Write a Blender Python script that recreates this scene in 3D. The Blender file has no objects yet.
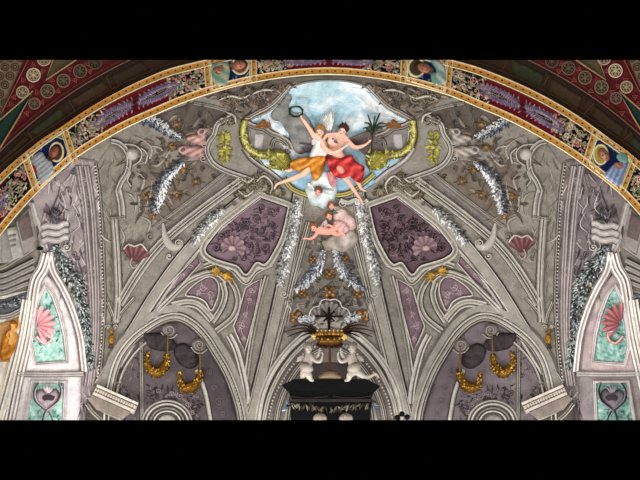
import bpy, bmesh, math, random
from math import sin, cos, pi, radians, hypot, atan2, sqrt
from mathutils import Vector, noise
from mathutils.geometry import delaunay_2d_cdt

# ------------------------------------------------------------------ setting out
SC = bpy.context.scene
COL = SC.collection
F, CX, CY, PITCH, EYE = 550.0, 329.0, 240.0, radians(30), 1.7
CP, SP = cos(PITCH), sin(PITCH)
RX, RZ, RB, YC, ZS, YA = 7.2, 6.6, 6.0, 11.7, 3.7, 9.0   # vault: half width, rise, apse depth, apse centre, springing, arch plane
V0, V1 = 60.0, 420.0                                       # the photograph shows the building between these two rows
rnd = random.Random(7)

def ray(u, v):
    x = (u - CX) / F; up = (CY - v) / F
    return (x, CP - up * SP, SP + up * CP)

_c = {}
def _hit(u, v):
    k = (round(u, 2), round(v, 2))
    r = _c.get(k)
    if r: return r
    dx, dy, dz = ray(u, v)
    t = 40.0
    for _ in range(12):
        x, y, z = dx * t, dy * t, dz * t
        zz = max(z - ZS, 0); yy = max(y - YC, 0)
        f = x * x / RX**2 + zz * zz / RZ**2 + yy * yy / RB**2 - 1
        g = 2 * (x * dx / RX**2 + zz * dz / RZ**2 + yy * dy / RB**2)
        if g < 1e-9: break
        s = f / g; t -= s
        if abs(s) < 1e-7: break
    x, y, z = dx * t, dy * t, dz * t
    n = Vector((-x / RX**2, -max(y - YC, 0) / RB**2, -max(z - ZS, 0) / RZ**2)).normalized()
    n = (n*.1 + Vector((-dx, -dy, -dz)).normalized()).normalized()
    r = (Vector((x, y, z + EYE)), n)
    _c[k] = r
    return r

def S(u, v, h=0.0):                       # a point of the apse vault, h metres proud of it
    p, n = _hit(u, v)
    return p + n * h
def plane(Y):                             # an upright plane across the church
    def m(u, v, h=0.0):
        d = ray(u, v); t = (Y - h) / d[1]
        return Vector((d[0] * t, Y - h, d[2] * t + EYE))
    return m
A = plane(YA)
def NV(step):                             # barrel of the nave, running forward from the arch
    def m(u, v, h=0.0):
        r = max(hypot(u - 329, v - 480), 300)
        Y = YA * 437.0 / r + step - h
        d = ray(u, v); t = Y / d[1]
        return Vector((d[0] * t, Y, d[2] * t + EYE))
    return m
SOF, NAV = NV(0.02), NV(-0.12)
def mir(m, M=658.0):
    return lambda u, v, h=0.0: m(M - u, v, h)
def p2m(m, u, v):
    return (m(u + .5, v, 0) - m(u - .5, v, 0)).length

# ------------------------------------------------------------------ colour and materials
def L(c):
    return tuple((x / 255 / 12.92 if x <= 10 else ((x / 255 + .055) / 1.055) ** 2.4) for x in c)
def mixc(a, b, t): return tuple(a[i] + (b[i] - a[i]) * t for i in range(3))
def vary(c, d=.12):
    k = 1 + rnd.uniform(-d, d); return tuple(min(255, x * k) for x in c)

def material(name, rough=.85, metal=0.0, amt=.25, scale=3.0, bump=.2, bscale=25.0, coat=0.0, solid=None, spec=.12, fine=.14):
    m = bpy.data.materials.new(name); m.use_nodes = True
    nt = m.node_tree; N = nt.nodes; K = nt.links
    b = N['Principled BSDF']
    b.inputs['Roughness'].default_value = rough; b.inputs['Metallic'].default_value = metal
    b.inputs['Specular IOR Level'].default_value = spec
    if coat: b.inputs['Coat Weight'].default_value = coat
    if solid:
        at = N.new('ShaderNodeRGB'); at.outputs[0].default_value = (*L(solid), 1)
    else:
        at = N.new('ShaderNodeAttribute'); at.attribute_name = 'Col'
    tc = N.new('ShaderNodeTexCoord')
    n1 = N.new('ShaderNodeTexNoise'); n1.inputs['Scale'].default_value = scale; n1.inputs['Detail'].default_value = 6
    K.new(tc.outputs['Object'], n1.inputs['Vector'])
    mr = N.new('ShaderNodeMapRange'); mr.inputs[1].default_value = .3; mr.inputs[2].default_value = .7
    mr.inputs[3].default_value = 1 - amt; mr.inputs[4].default_value = 1 + amt
    K.new(n1.outputs['Fac'], mr.inputs[0])
    mx = N.new('ShaderNodeVectorMath'); mx.operation = 'SCALE'
    n3 = N.new('ShaderNodeTexNoise'); n3.inputs['Scale'].default_value = 17; n3.inputs['Detail'].default_value = 5; n3.inputs['Distortion'].default_value = 1.2
    K.new(tc.outputs['Object'], n3.inputs['Vector'])
    m3 = N.new('ShaderNodeMapRange'); m3.inputs[1].default_value = .35; m3.inputs[2].default_value = .65; m3.inputs[3].default_value = 1-fine; m3.inputs[4].default_value = 1+fine
    K.new(n3.outputs['Fac'], m3.inputs[0])
    mm = N.new('ShaderNodeMath'); mm.operation = 'MULTIPLY'; K.new(mr.outputs[0], mm.inputs[0]); K.new(m3.outputs[0], mm.inputs[1])
    K.new(at.outputs[0], mx.inputs[0]); K.new(mm.outputs[0], mx.inputs['Scale'])
    K.new(mx.outputs[0], b.inputs['Base Color'])
    if bump:
        n2 = N.new('ShaderNodeTexNoise'); n2.inputs['Scale'].default_value = bscale; n2.inputs['Detail'].default_value = 3
        K.new(tc.outputs['Object'], n2.inputs['Vector'])
        bp = N.new('ShaderNodeBump'); bp.inputs['Strength'].default_value = bump; bp.inputs['Distance'].default_value = .05
        K.new(n2.outputs['Fac'], bp.inputs['Height']); K.new(bp.outputs[0], b.inputs['Normal'])
    return m
FR = material('fresco_plaster', amt=.16)
FRV = material('mottled_plaster', amt=.2, scale=3.5, bump=.3, bscale=14, fine=.2)
STO = material('white_stucco', rough=.6, amt=.1, bump=.1)
GLD = material('gilding', rough=.42, metal=.35, amt=.45, scale=9, bump=.5, bscale=14)
MOS = material('painted_border', rough=.6, amt=.12, scale=8, bump=.15)
BLK = material('black_marble', rough=.5, amt=.3, scale=4, bump=.1, spec=.1)
SKN = material('painted_flesh', rough=.75, amt=.1, scale=4, bump=.05, fine=.05)

_sm = {}
def solid(c, rough=.75, amt=.1, scale=4.0):        # one-colour flesh and stucco for the continuous bodies
    k = (tuple(c), rough)
    if k not in _sm: _sm[k] = material('flesh_%d' % len(_sm) if rough > .7 else 'stucco_%d' % len(_sm), rough, 0, amt, scale, .05, solid=c, fine=.06)
    return _sm[k]

# ------------------------------------------------------------------ mesh building
def spline(pts, step=2.5, closed=False):
    pts = [tuple(p) for p in pts]; n = len(pts)
    if n == 2 and not closed:
        k = max(1, int(hypot(pts[1][0]-pts[0][0], pts[1][1]-pts[0][1]) / step))
        return [tuple(pts[0][c] + (pts[1][c]-pts[0][c]) * i / k for c in range(len(pts[0]))) for i in range(k+1)]
    out = []
    for i in range(n if closed else n - 1):
        g = (lambda j: pts[j % n]) if closed else (lambda j: pts[min(max(j, 0), n - 1)])
        p0, p1, p2, p3 = g(i-1), g(i), g(i+1), g(i+2)
        k = max(1, int(hypot(p2[0]-p1[0], p2[1]-p1[1]) / step))
        for j in range(k):
            t = j / k
            out.append(tuple(.5*((2*b) + (c-a)*t + (2*a-5*b+4*c-d)*t*t + (3*b-a-3*c+d)*t**3) for a, b, c, d in zip(p0, p1, p2, p3)))
    if not closed: out.append(pts[-1])
    return out
def poly(pts, step=2.5):                    # straight-sided polyline, resampled, closed
    o = []
    for i in range(len(pts)): o += spline([pts[i], pts[(i+1) % len(pts)]], step)[:-1]
    return o

class MB:
    def __init__(s, m=S): s.v = []; s.f = []; s.c = []; s.m = m
    def pt(s, u, v, h): s.v.append(s.m(u, v, h)); return len(s.v) - 1
    def face(s, ids, col): s.f.append(ids); s.c.append(col)
    # a moulding: profile = [(offset px, height m, colour)], swept along a pixel path
    def band(s, path, prof, closed=False, step=2.5, raw=False, taper=False):
        P = path if raw else spline(path, step, closed)
        n = len(P); rows = []
        for i, p in enumerate(P):
            a = P[(i-1) % n] if closed else P[max(i-1, 0)]; b = P[(i+1) % n] if closed else P[min(i+1, n-1)]
            dx, dy = b[0]-a[0], b[1]-a[1]; l = hypot(dx, dy) or 1
            nx, ny = -dy/l, dx/l
            k = 1.0
            if taper: k = max(.12, sin(pi * min(1, (i+.3) / (n * .98))) ** .6 if taper == 2 else 1 - .85 * i / n)
            rows.append([s.pt(p[0]+nx*o*k, p[1]+ny*o*k, h) for o, h, _ in prof])
        for i in range(n if closed else n-1):
            r0, r1 = rows[i], rows[(i+1) % n]
            for j in range(len(prof)-1): s.face((r0[j], r0[j+1], r1[j+1], r1[j]), prof[j+1][2])
        return s
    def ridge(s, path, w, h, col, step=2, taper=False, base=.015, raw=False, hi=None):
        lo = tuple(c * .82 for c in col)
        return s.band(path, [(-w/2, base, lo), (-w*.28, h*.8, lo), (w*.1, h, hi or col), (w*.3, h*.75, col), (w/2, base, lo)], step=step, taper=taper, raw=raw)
    def fill(s, out, h=.03, col=(128,122,114), cf=None, hf=None, bulge=0, bw=6, step=4, base=0.0, smooth=True, skirt=True):
        P = spline(out, step, True) if smooth else poly(out, step)
        n = len(P); xs = [p[0] for p in P]; ys = [p[1] for p in P]
        pts = [Vector((p[0], p[1])) for p in P]
        def inside(x, y):
            k = False; j = n - 1
            for i in range(n):
                if (ys[i] > y) != (ys[j] > y) and x < (xs[j]-xs[i])*(y-ys[i])/(ys[j]-ys[i]) + xs[i]: k = not k
                j = i
            return k
        def dist(x, y):
            b = 1e9
            for i in range(n):
                ax, ay = P[i]; bx, by = P[(i+1) % n]
                ex, ey = bx-ax, by-ay; t = ((x-ax)*ex + (y-ay)*ey) / ((ex*ex+ey*ey) or 1)
                t = min(1, max(0, t)); b = min(b, (x-ax-ex*t)**2 + (y-ay-ey*t)**2)
            return sqrt(b)
        y = min(ys) + step*.5; row = 0
        while y < max(ys):
            x = min(xs) + step*(.25 + .5*(row % 2))
            while x < max(xs):
                if inside(x, y) and dist(x, y) > step*.35: pts.append(Vector((x, y)))
                x += step
            y += step*.87; row += 1
        V_, _, F_, *_r = delaunay_2d_cdt(pts, [], [list(range(n))], 1, 1e-4)
        b0 = len(s.v); cols = []
        for q in V_:
            hh = h
            if bulge:
                d = min(1, dist(q.x, q.y)/bw); hh += bulge * sqrt(max(0, 1-(1-d)**2))
            if hf: hh += hf(q.x, q.y)
            s.pt(q.x, q.y, hh); cols.append(cf(q.x, q.y) if cf else col)
        for f in F_: s.face([b0+i for i in f], [cols[i] for i in f] if cf else col)
        if skirt:
            e = [s.pt(p[0], p[1], base) for p in P]
            for i in range(n):
                j = (i+1) % n
                c = cf(*P[i]) if cf else col
                s.face((b0+i, b0+j, e[j], e[i]), tuple(x*.8 for x in c))
        return s
    def blob(s, u, v, ru, rv=None, ang=0, h=.05, col=(150,140,130), base=.01, seg=8, full=False, rings=3):
        rv = rv or ru; ca, sa = cos(ang), sin(ang)
        lo = -rings if full else 0
        R = []
        for k in range(lo, rings):
            e = k * (pi/2) / rings; r = cos(e); hh = base + h * sin(e)
            R.append([s.pt(u + ru*r*cos(a)*ca - rv*r*sin(a)*sa, v + ru*r*cos(a)*sa + rv*r*sin(a)*ca, hh) for a in (2*pi*i/seg for i in range(seg))])
        if full:
            R = R[1:]; b = s.pt(u, v, base - h)
            for i in range(seg): s.face((b, R[0][(i+1) % seg], R[0][i]), col)
        t = s.pt(u, v, base + h)
        for k in range(len(R)-1):
            for i in range(seg): s.face((R[k][i], R[k][(i+1) % seg], R[k+1][(i+1) % seg], R[k+1][i]), col)
        for i in range(seg): s.face((R[-1][i], R[-1][(i+1) % seg], t), col)
        return s
    def leaf(s, u, v, ang, ln, w, h=.05, col=(150,140,130), base=.012, curl=0.0, col2=None):
        n = 4; ca, sa = cos(ang), sin(ang); rows = []
        for i in range(n+1):
            t = i/n; ww = w*.5*sin(pi*(.12+.88*t)**.8) if i < n else 0.02
            a2 = curl*t*t; x = ln*t; y = a2*ln
            rows.append([s.pt(u + x*ca-(y+o)*sa, v + x*sa+(y+o)*ca, base + (h if o == 0 else h*.25) * (.5+.5*sin(pi*t))) for o in (-ww, 0, ww)])
        for i in range(n):
            for j in (0, 1): s.face((rows[i][j], rows[i][j+1], rows[i+1][j+1], rows[i+1][j]), col if j else (col2 or tuple(c*.8 for c in col)))
        return s
    def spiral(s, u, v, r, turns=1.4, a0=0, d=1, w=1.8, h=.06, col=(150,140,130), tail=None):
        pts = []
        n = int(10*turns)+4
        for i in range(n+1):
            t = i/n; a = a0 + d*2*pi*turns*t; rr = r*(1-.85*t)
            pts.append((u+rr*cos(a), v+rr*sin(a)))
        if tail: pts = tail + pts
        s.ridge(pts, w, h, col, step=1.6)
        s.blob(u, v, w*.7, w*.7, 0, h*1.2, col)
        return s
    def tube(s, pts, col=(150,140,130), seg=8, step=2.5):   # pts: (u, v, h, radius px)
        P = spline(pts, step); n = len(P); k = p2m(s.m, P[0][0], P[0][1])
        rings = []
        def ring(u, v, h, r, nx, ny): return [s.pt(u+nx*r*cos(a), v+ny*r*cos(a), h+r*k*sin(a)) for a in (2*pi*i/seg for i in range(seg))]
        for i, p in enumerate(P):
            a, b = P[max(i-1, 0)], P[min(i+1, n-1)]
            dx, dy = b[0]-a[0], b[1]-a[1]; l = hypot(dx, dy)
            if l < 1e-6: dx, dy, l = 1, 0, 1
            dx /= l; dy /= l
            if i == 0: rings.append(ring(p[0]-dx*p[3]*.7, p[1]-dy*p[3]*.7, p[2], p[3]*.6, -dy, dx))
            rings.append(ring(p[0], p[1], p[2], p[3], -dy, dx))
            if i == n-1: rings.append(ring(p[0]+dx*p[3]*.7, p[1]+dy*p[3]*.7, p[2], p[3]*.6, -dy, dx))
        for i in range(len(rings)-1):
            for j in range(seg): s.face((rings[i][j], rings[i][(j+1) % seg], rings[i+1][(j+1) % seg], rings[i+1][j]), col)
        s.face(rings[0][::-1], col); s.face(rings[-1], col)
        return s
    def beads(s, path, gap, r, h, col, rv=None):
        P = spline(path, .5); acc = gap
        for i in range(1, len(P)):
            acc += hypot(P[i][0]-P[i-1][0], P[i][1]-P[i-1][1])
            if acc >= gap:
                acc = 0; s.blob(P[i][0], P[i][1], r, rv or r, atan2(P[i][1]-P[i-1][1], P[i][0]-P[i-1][0]), h, vary(col, .1), seg=6, rings=2)
        return s
    def fan(s, u, v, r, ang, spread, ribs, h, ca_, cb, flare=.12, r0=.15, base=.02):
        n = ribs*4; m = 5; rows = []
        for i in range(n+1):
            t = i/n; a = ang - spread/2 + spread*t; ph = abs(sin(pi*ribs*t))
            row = []
            for j in range(m+1):
                q = r0 + (1-r0)*j/m
                rr = r*q*(1 + flare*(ph-.5)*q)
                row.append(s.pt(u+rr*cos(a), v+rr*sin(a), base + h*(.25+.75*q*(.35+.65*ph)) * (1 if j < m else .75)))
            rows.append(row)
        for i in range(n):
            ph = abs(sin(pi*ribs*(i+.5)/n))
            for j in range(m): s.face((rows[i][j], rows[i][j+1], rows[i+1][j+1], rows[i+1][j]), mixc(cb, ca_, ph*(.4+.6*j/m)))
        return s
    def rosette(s, u, v, r, h=.08, n=6, col=(170,125,50), dark=None, rot=0):
        if dark: s.blob(u, v, r*1.15, r*1.15, 0, .02, dark, seg=14, rings=2)
        for i in range(n):
            a = rot + 2*pi*i/n
            s.blob(u+cos(a)*r*.58, v+sin(a)*r*.58, r*.42, r*.32, a, h, vary(col, .2), base=.02, seg=7)
        s.blob(u, v, r*.3, r*.3, 0, h*1.2, mixc(col, (255,230,170), .35), base=.03, seg=7)
        return s
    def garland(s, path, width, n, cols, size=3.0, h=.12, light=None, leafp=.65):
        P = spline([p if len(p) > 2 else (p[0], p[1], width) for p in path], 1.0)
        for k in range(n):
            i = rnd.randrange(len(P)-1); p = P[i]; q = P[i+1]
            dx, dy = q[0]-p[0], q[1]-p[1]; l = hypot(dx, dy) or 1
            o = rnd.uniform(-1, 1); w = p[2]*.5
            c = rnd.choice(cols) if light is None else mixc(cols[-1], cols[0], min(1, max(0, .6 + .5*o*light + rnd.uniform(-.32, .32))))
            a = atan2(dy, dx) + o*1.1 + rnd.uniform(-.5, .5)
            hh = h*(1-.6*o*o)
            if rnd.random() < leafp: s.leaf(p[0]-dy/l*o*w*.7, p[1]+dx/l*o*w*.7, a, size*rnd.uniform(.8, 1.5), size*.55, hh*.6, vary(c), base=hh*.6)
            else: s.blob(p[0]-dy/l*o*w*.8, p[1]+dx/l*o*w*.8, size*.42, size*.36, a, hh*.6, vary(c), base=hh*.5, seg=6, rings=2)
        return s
    def hand(s, u, v, ang, sz, h, col, side=1, curl=.35):     # palm, four unequal fingers and a thumb
        ca, sa = cos(ang), sin(ang); k = p2m(s.m, u, v)
        def T(x, y): return (u + x*ca - y*sa, v + x*sa + y*ca)
        c = T(sz*.35, 0); s.blob(c[0], c[1], sz*.42, sz*.3, ang, sz*.2*k, col, base=h, full=True)
        for i, (y, l) in enumerate(((-.24, .62), (-.08, .74), (.08, .7), (.23, .52))):
            p = [T(sz*.62, y*sz), T(sz*(.62+l*.5), y*sz*1.15), T(sz*(.62+l*(1-curl*.4)), y*sz*1.2 + side*curl*sz*.15)]
            s.tube([(p[0][0], p[0][1], h, sz*.085), (p[1][0], p[1][1], h+sz*.1*k, sz*.08), (p[2][0], p[2][1], h-curl*sz*.2*k, sz*.06)], col, 6, 1)
        p = [T(sz*.15, side*.2*sz), T(sz*.4, side*.5*sz), T(sz*.62, side*.6*sz)]
        s.tube([(p[0][0], p[0][1], h, sz*.11), (p[1][0], p[1][1], h+sz*.08*k, sz*.09), (p[2][0], p[2][1], h+sz*.1*k, sz*.065)], col, 6, 1)
        return s

# ------------------------------------------------------------------ linking into the scene
_o = Vector((0, 0, EYE))
def _rown(v): d0, d1 = Vector(ray(100, v)), Vector(ray(500, v)); return d0.cross(d1).normalized()
N0, N1 = _rown(V0), _rown(V1)
if N0.dot(Vector(ray(320, 240))) < 0: N0 = -N0
if N1.dot(Vector(ray(320, 240))) < 0: N1 = -N1
def make(name, mb, mat, parent=None, smooth=True, remesh=0, origin=None):
    bm = bmesh.new(); lay = bm.loops.layers.float_color.new('Col')
    vs = [bm.verts.new(p) for p in mb.v]
    for ids, col in zip(mb.f, mb.c):
        try: f = bm.faces.new([vs[i] for i in ids])
        except ValueError: continue
        f.smooth = smooth
        if isinstance(col, list):
            for lp, c in zip(f.loops, col): lp[lay] = (*L(c), 1)
        else:
            c = (*L(col), 1)
            for lp in f.loops: lp[lay] = c
    bmesh.ops.recalc_face_normals(bm, faces=bm.faces)
    for nn in (N0, N1):                      # nothing is modelled past what the photograph shows
        if not remesh and any((p.co - _o).dot(nn) < -1e-4 for p in bm.verts):
            bmesh.ops.bisect_plane(bm, geom=bm.verts[:]+bm.edges[:]+bm.faces[:], plane_co=_o, plane_no=nn, clear_inner=True)
    if not bm.faces: bm.free(); return None
    lo = [min(p.co[i] for p in bm.verts) for i in range(3)]; hi = [max(p.co[i] for p in bm.verts) for i in range(3)]
    org = parent.matrix_world.translation.copy() if False else None
    me = bpy.data.meshes.new(name)
    if parent is not None: off = Vector(parent['_loc'])
    else: off = Vector(((lo[0]+hi[0])/2, (lo[1]+hi[1])/2, lo[2])) if origin is None else origin
    bmesh.ops.translate(bm, verts=bm.verts, vec=-off)
    if remesh and mb.c: mat = solid(mb.c[0] if not isinstance(mb.c[0], list) else mb.c[0][0], .6 if mat is STO else .75)
    bm.to_mesh(me); bm.free(); me.materials.append(mat)
    o = bpy.data.objects.new(name, me); COL.objects.link(o)
    if parent is not None:
        o.parent = parent; o['_loc'] = list(off)
    else: o.location = off; o['_loc'] = list(off)
    if remesh:
        r = o.modifiers.new('one_surface', 'REMESH'); r.mode = 'VOXEL'; r.voxel_size = remesh; r.use_smooth_shade = True
        q = o.modifiers.new('soften', 'SMOOTH'); q.factor = .5; q.iterations = 3
    return o
def thing(name, label, cat, at, group=None):
    o = bpy.data.objects.new(name, None); COL.objects.link(o)
    o.empty_display_size = .1; o.location = at; o['_loc'] = list(at); o['label'] = label; o['category'] = cat
    if group: o['group'] = group
    return o
def solo(name, label, cat, mb, mat, group=None):
    o = make(name, mb, mat)
    if o:
        o['label'] = label; o['category'] = cat
        if group: o['group'] = group
    return o
_t = [0]
def struct(mb, mat=FR, name=None, smooth=True):
    if name is None: _t[0] += 1; name = 'trim_%d' % _t[0]
    o = make(name, mb, mat, smooth=smooth)
    if o: o['kind'] = 'structure'
    return o

def inpoly(P, x, y):
    k = False; j = len(P)-1
    for i in range(len(P)):
        if (P[i][1] > y) != (P[j][1] > y) and x < (P[j][0]-P[i][0])*(y-P[i][1])/(P[j][1]-P[i][1]) + P[i][0]: k = not k
        j = i
    return k
def brush(m, P, n, cols, ln=(4, 8), w=(1.2, 2.2), curls=.25, h=.06, ang=None, spread=1.6, seed=1, base=.03):
    """brushed foliage and curls of the fresco, scattered in an outline"""
    r = random.Random(seed); b = MB(m); xs = [p[0] for p in P]; ys = [p[1] for p in P]; k = 0
    for _ in range(n*20):
        u, v = r.uniform(min(xs), max(xs)), r.uniform(min(ys), max(ys))
        if not inpoly(P, u, v): continue
        k += 1; c = r.choice(cols); a = (r.random()*6.3 if ang is None else ang + r.uniform(-spread, spread)/2)
        if r.random() < curls: b.spiral(u, v, r.uniform(1.8, 3.6), 1.3, a, r.choice((-1, 1)), r.uniform(.8, 1.3), h, c)
        else: b.leaf(u, v, a, r.uniform(*ln), r.uniform(*w), h*r.uniform(.4, 1), vary(c, .12), base=base, curl=r.uniform(-.7, .7))
        if k >= n: break
    return b

# greys of the vault
G = (134,128,118); GL = (196,190,179); GM = (152,146,136); GD = (92,86,80); GK = (58,53,50)
PU = (112,94,102); PD = (84,68,76); PL = (160,142,146)
WH = (214,210,204)
SIDES = (('left', lambda m, M=658: m), ('right', lambda m, M=658: mir(m, M)))
# ================================================================== the near arch: gilded borders, ornamental panels, portraits
RIN = [(30,409),(40,408),(44,408),(50.8,405),(60,402),(67.8,401),(73,403),(79,404),(90,406),(100.7,404.8),(107,404.5),(114.8,404),(122,407),(128,409.5),(131.7,409),(143.6,409),(155,410)]
ROUT = [(30,452),(40,449),(45.8,446),(53,441.6),(70,439),(74,437.5),(90,437),(106.5,438),(112.4,442),(126.6,444),(131,447),(137,450),(155,452)]
def interp(T, a):
    for (a0, r0), (a1, r1) in zip(T, T[1:]):
        if a <= a1:
            t = max(0, (a-a0)/(a1-a0)); t = t*t*(3-2*t)*.5 + t*.5
            return r0+(r1-r0)*t
    return T[-1][1]
def arc(deg, t):                    # t 0 at the inner edge, 1 at the outer edge of the arch face
    r = interp(RIN, deg); R = interp(ROUT, deg); q = r + (R-r)*t
    return (329 + q*cos(radians(deg)), 480 - q*sin(radians(deg)))
def arcr(deg, r): return (329 + r*cos(radians(deg)), 480 - r*sin(radians(deg)))
GO = (236,176,84); GOD = (214,146,62); CRM = (255,240,196)
DEG = [30 + i*.5 for i in range(251)]
def gold_strip(path, w, raw=True, dots=7.0):
    b = MB(A)
    b.band(path, [(-w/2, 0, CRM), (-w/2, .07, CRM), (-w/2+1.1, .08, CRM), (-w/2+1.3, .06, GOD), (0, .055, GO), (w/2-1.3, .06, GOD), (w/2-1.1, .08, CRM), (w/2, .07, CRM), (w/2, 0, CRM)], raw=raw)
    b.beads(path, dots, .85, .02, (92,52,30), 1.0) if not dots is None else None
    # the dots sit on top of the strip
    return b
def strip(path, w):
    b = gold_strip(path, w, True, None)
    d = MB(A); P = spline(path, .5); acc = 3
    for i in range(1, len(P)):
        acc += hypot(P[i][0]-P[i-1][0], P[i][1]-P[i-1][1])
        if acc >= 7.2:
            acc = 0; d.blob(P[i][0], P[i][1], 1.15, .95, atan2(P[i][1]-P[i-1][1], P[i][0]-P[i-1][0]), .025, (84,46,30), base=.055, seg=6, rings=2)
    o = struct(b, MOS); 
    q = make('stud', d, MOS, o)
    return o
tw = 7.6/38
strip([arc(d, tw/2) for d in DEG], 7.6)
strip([arc(d, 1-tw/2) for d in DEG], 7.6)
PF = [[(27.5,154),(61,131),(70.6,160.6),(39,187.5)], [(210,57),(249.5,53),(250,80),(212.5,90)], [(408,53),(446.5,57),(443.6,91.5),(407,80)], [(599,132),(631,159),(619,189),(589,164)]]
ENDS = []
def angd(p): return math.degrees(atan2(480-p[1], p[0]-329))
for f in PF:
    cx = sum(p[0] for p in f)/4; cy = sum(p[1] for p in f)/4
    for a, c in ((f[0], f[3]), (f[1], f[2])):          # outer end, inner end
        dx, dy = c[0]-a[0], c[1]-a[1]; l = hypot(dx, dy); nx, ny = -dy/l, dx/l
        if (a[0]-cx)*nx+(a[1]-cy)*ny < 0: nx, ny = -nx, -ny
        ux, uy = dx/l, dy/l
        A_ = (a[0]+nx*4-ux*2.5, a[1]+ny*4-uy*2.5); C_ = (c[0]+nx*4+ux*2.5, c[1]+ny*4+uy*2.5)
        strip(spline([A_, C_], 2.5), 6.2)
        ENDS.append((angd((C_[0]+nx*3, C_[1]+ny*3)), angd((A_[0]+nx*3, A_[1]+ny*3))))
# backing of the arch, its thickness behind the face
b = MB(A)
for i in range(len(DEG)-1):
    p = [arc(DEG[i], 0), arc(DEG[i], 1), arc(DEG[i+1], 1), arc(DEG[i+1], 0)]
    q = [b.pt(x, y, 0) for x, y in p]; b.face(q, (120,80,40))
struct(b, MOS, 'wall_front')

def arch_panel(d0, d1, label, partial=False):
    """d0 > d1: an acanthus panel between two dividers"""
    t0, t1 = tw*1.05, 1-tw*1.05
    a0, a1 = sum(d0)/2, sum(d1)/2
    def pos(s, t):                       # s -1..1 along, t -1..1 across
        q = (t+1)/2; f0 = d0[0]+(d0[1]-d0[0])*q; f1 = d1[0]+(d1[1]-d1[0])*q
        return arc(f0 + (f1-f0)*(s+1)/2, t0 + (t1-t0)*q)
    mid = arc((a0+a1)/2, .5)
    root = thing('ornamental_panel', label, 'painted panel', A(mid[0], min(max(mid[1], 62), 418), 0), 'acanthus panels of the arch')
    n = 60; b = MB(A); rows = []
    RED, BLA = (112,26,36), (24,18,22)
    for i in range(n+1):
        s = -1 + 2*i/n; rows.append([b.pt(*pos(s, -1+2*j/6), .03) for j in range(7)])
    for i in range(n):
        s = abs(-1+2*(i+.5)/n)
        for j in range(6):
            t = abs(-1+2*(j+.5)/6)
            c = RED if s < .56 and (t > .3 or s < .08) else BLA
            if .45 < s < .7 and t > .3 and (i+j) % 3 == 0: c = (60,26,34)
            b.face((rows[i][j], rows[i+1][j], rows[i+1][j+1], rows[i][j+1]), c)
    make('field', b, MOS, root)
    L_ = hypot(pos(1,0)[0]-pos(-1,0)[0], pos(1,0)[1]-pos(-1,0)[1])/2   # half length, px
    def dirn(s):
        a, b_ = pos(s-.01, 0), pos(s+.01, 0); return atan2(b_[1]-a[1], b_[0]-a[0])
    for sg in (-1, 1):                  # purple acanthus of the middle
        lv = MB(A)
        for side in (-1, 1):
            k = 0; s = .06
            while s < .57:
                t = side*(.2 + .34*sin(pi*min(1, s/.62)))
                p = pos(sg*s, t); a = dirn(sg*s) + (0 if sg > 0 else pi)
                for m in range(2):
                    oa = a + (-side*sg*-1)*0 + side*(.5+.5*m)*(1 if sg > 0 else -1)
                    c = vary(((124,108,140), (184,158,172))[m], .15)
                    lv.leaf(p[0], p[1], oa, 7.6-1.4*m, 4.4, .05, c, base=.035, col2=mixc(c,(92,78,112),.5))
                q = pos(sg*s, side*.34); lv.blob(q[0], q[1], 2.6, 1.4, a, .03, (88,76,108), base=.035, seg=6, rings=2)
                s += 2.3/L_
            for m in range(10):          # pink tips along the border
                s = .06+.56*m/9; p = pos(sg*s, side*.68)
                lv.leaf(p[0], p[1], dirn(sg*s)+side*1.2+rnd.uniform(-.4,.4), 4.4, 1.8, .04, vary((214,150,150), .15), base=.035)
        make('purple_acanthus', lv, MOS, root)
    st = MB(A)                          # olive stem and cartouches along the axis
    st.ridge([pos(-.9+1.8*i/40, .06*sin(i*.9)) for i in range(41)], 1.5, .07, (136,134,100), base=.03)
    for sg in (-1, 1):
        for s in (.16, .3, .42, .54):
            for side in (-1, 1):
                p = pos(sg*s, side*.12); st.leaf(p[0], p[1], dirn(sg*s)+(0 if sg > 0 else pi)+side*.5, 4.6, 1.8, .05, vary((30,30,28), .2), base=.04)
            p = pos(sg*(s+.06), 0); st.leaf(p[0], p[1], dirn(sg*s)+(0 if sg < 0 else pi), 3.6, 1.6, .05, vary((152,150,116)), base=.05)
    p = pos(0, 0); st.blob(p[0], p[1], 1.6, 3.2, dirn(0), .06, (96,40,50), base=.04)
    for sg in (-1, 1):
        for side in (-1, 1):
            st.ridge([pos(sg*(.08+.44*i/10), side*(.07+.13*sin(pi*i/10))) for i in range(11)], 3.6, .06, (22,20,22), base=.05)
    make('stem', st, MOS, root)
    PAL = ((226,176,156), (186,184,134), (240,222,192), (206,132,128), (132,146,110), (170,170,160))
    for sg in (-1, 1):                  # scrolling foliage at both ends
        sc = MB(A)
        for s, t, r in ((.66, -.42, 4.2), (.7, .42, 4.2), (.84, -.5, 3.6), (.86, .5, 3.6), (.95, 0, 2.6)):
            p = pos(sg*s, t); sc.spiral(p[0], p[1], r, 1.3, rnd.random()*6.3, rnd.choice((-1, 1)), 1.4, .09, rnd.choice(PAL))
        for k in range(150):
            s = rnd.uniform(.46, .985); t = rnd.uniform(-.9, .9); p = pos(sg*s, t)
            sc.leaf(p[0], p[1], rnd.random()*6.3, rnd.uniform(2.8, 5.6), rnd.uniform(1.4, 2.4), .05, vary(rnd.choice(PAL), .2), base=.035, curl=rnd.uniform(-.6, .6))
        make('scroll_foliage', sc, MOS, root)
E0 = 4.0
arch_panel((155.5,155.5), ENDS[0], 'dark acanthus scroll panel below the white-robed saint, at the left foot of the arch')
arch_panel(ENDS[1], ENDS[2], 'long acanthus panel with purple leaves climbing the left of the arch between two portraits')
arch_panel(ENDS[3], ENDS[4], 'acanthus panel with purple leaves at the crown of the arch above the painted sky')
arch_panel(ENDS[5], ENDS[6], 'long acanthus panel with purple leaves descending the right of the arch between two portraits')
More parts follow.
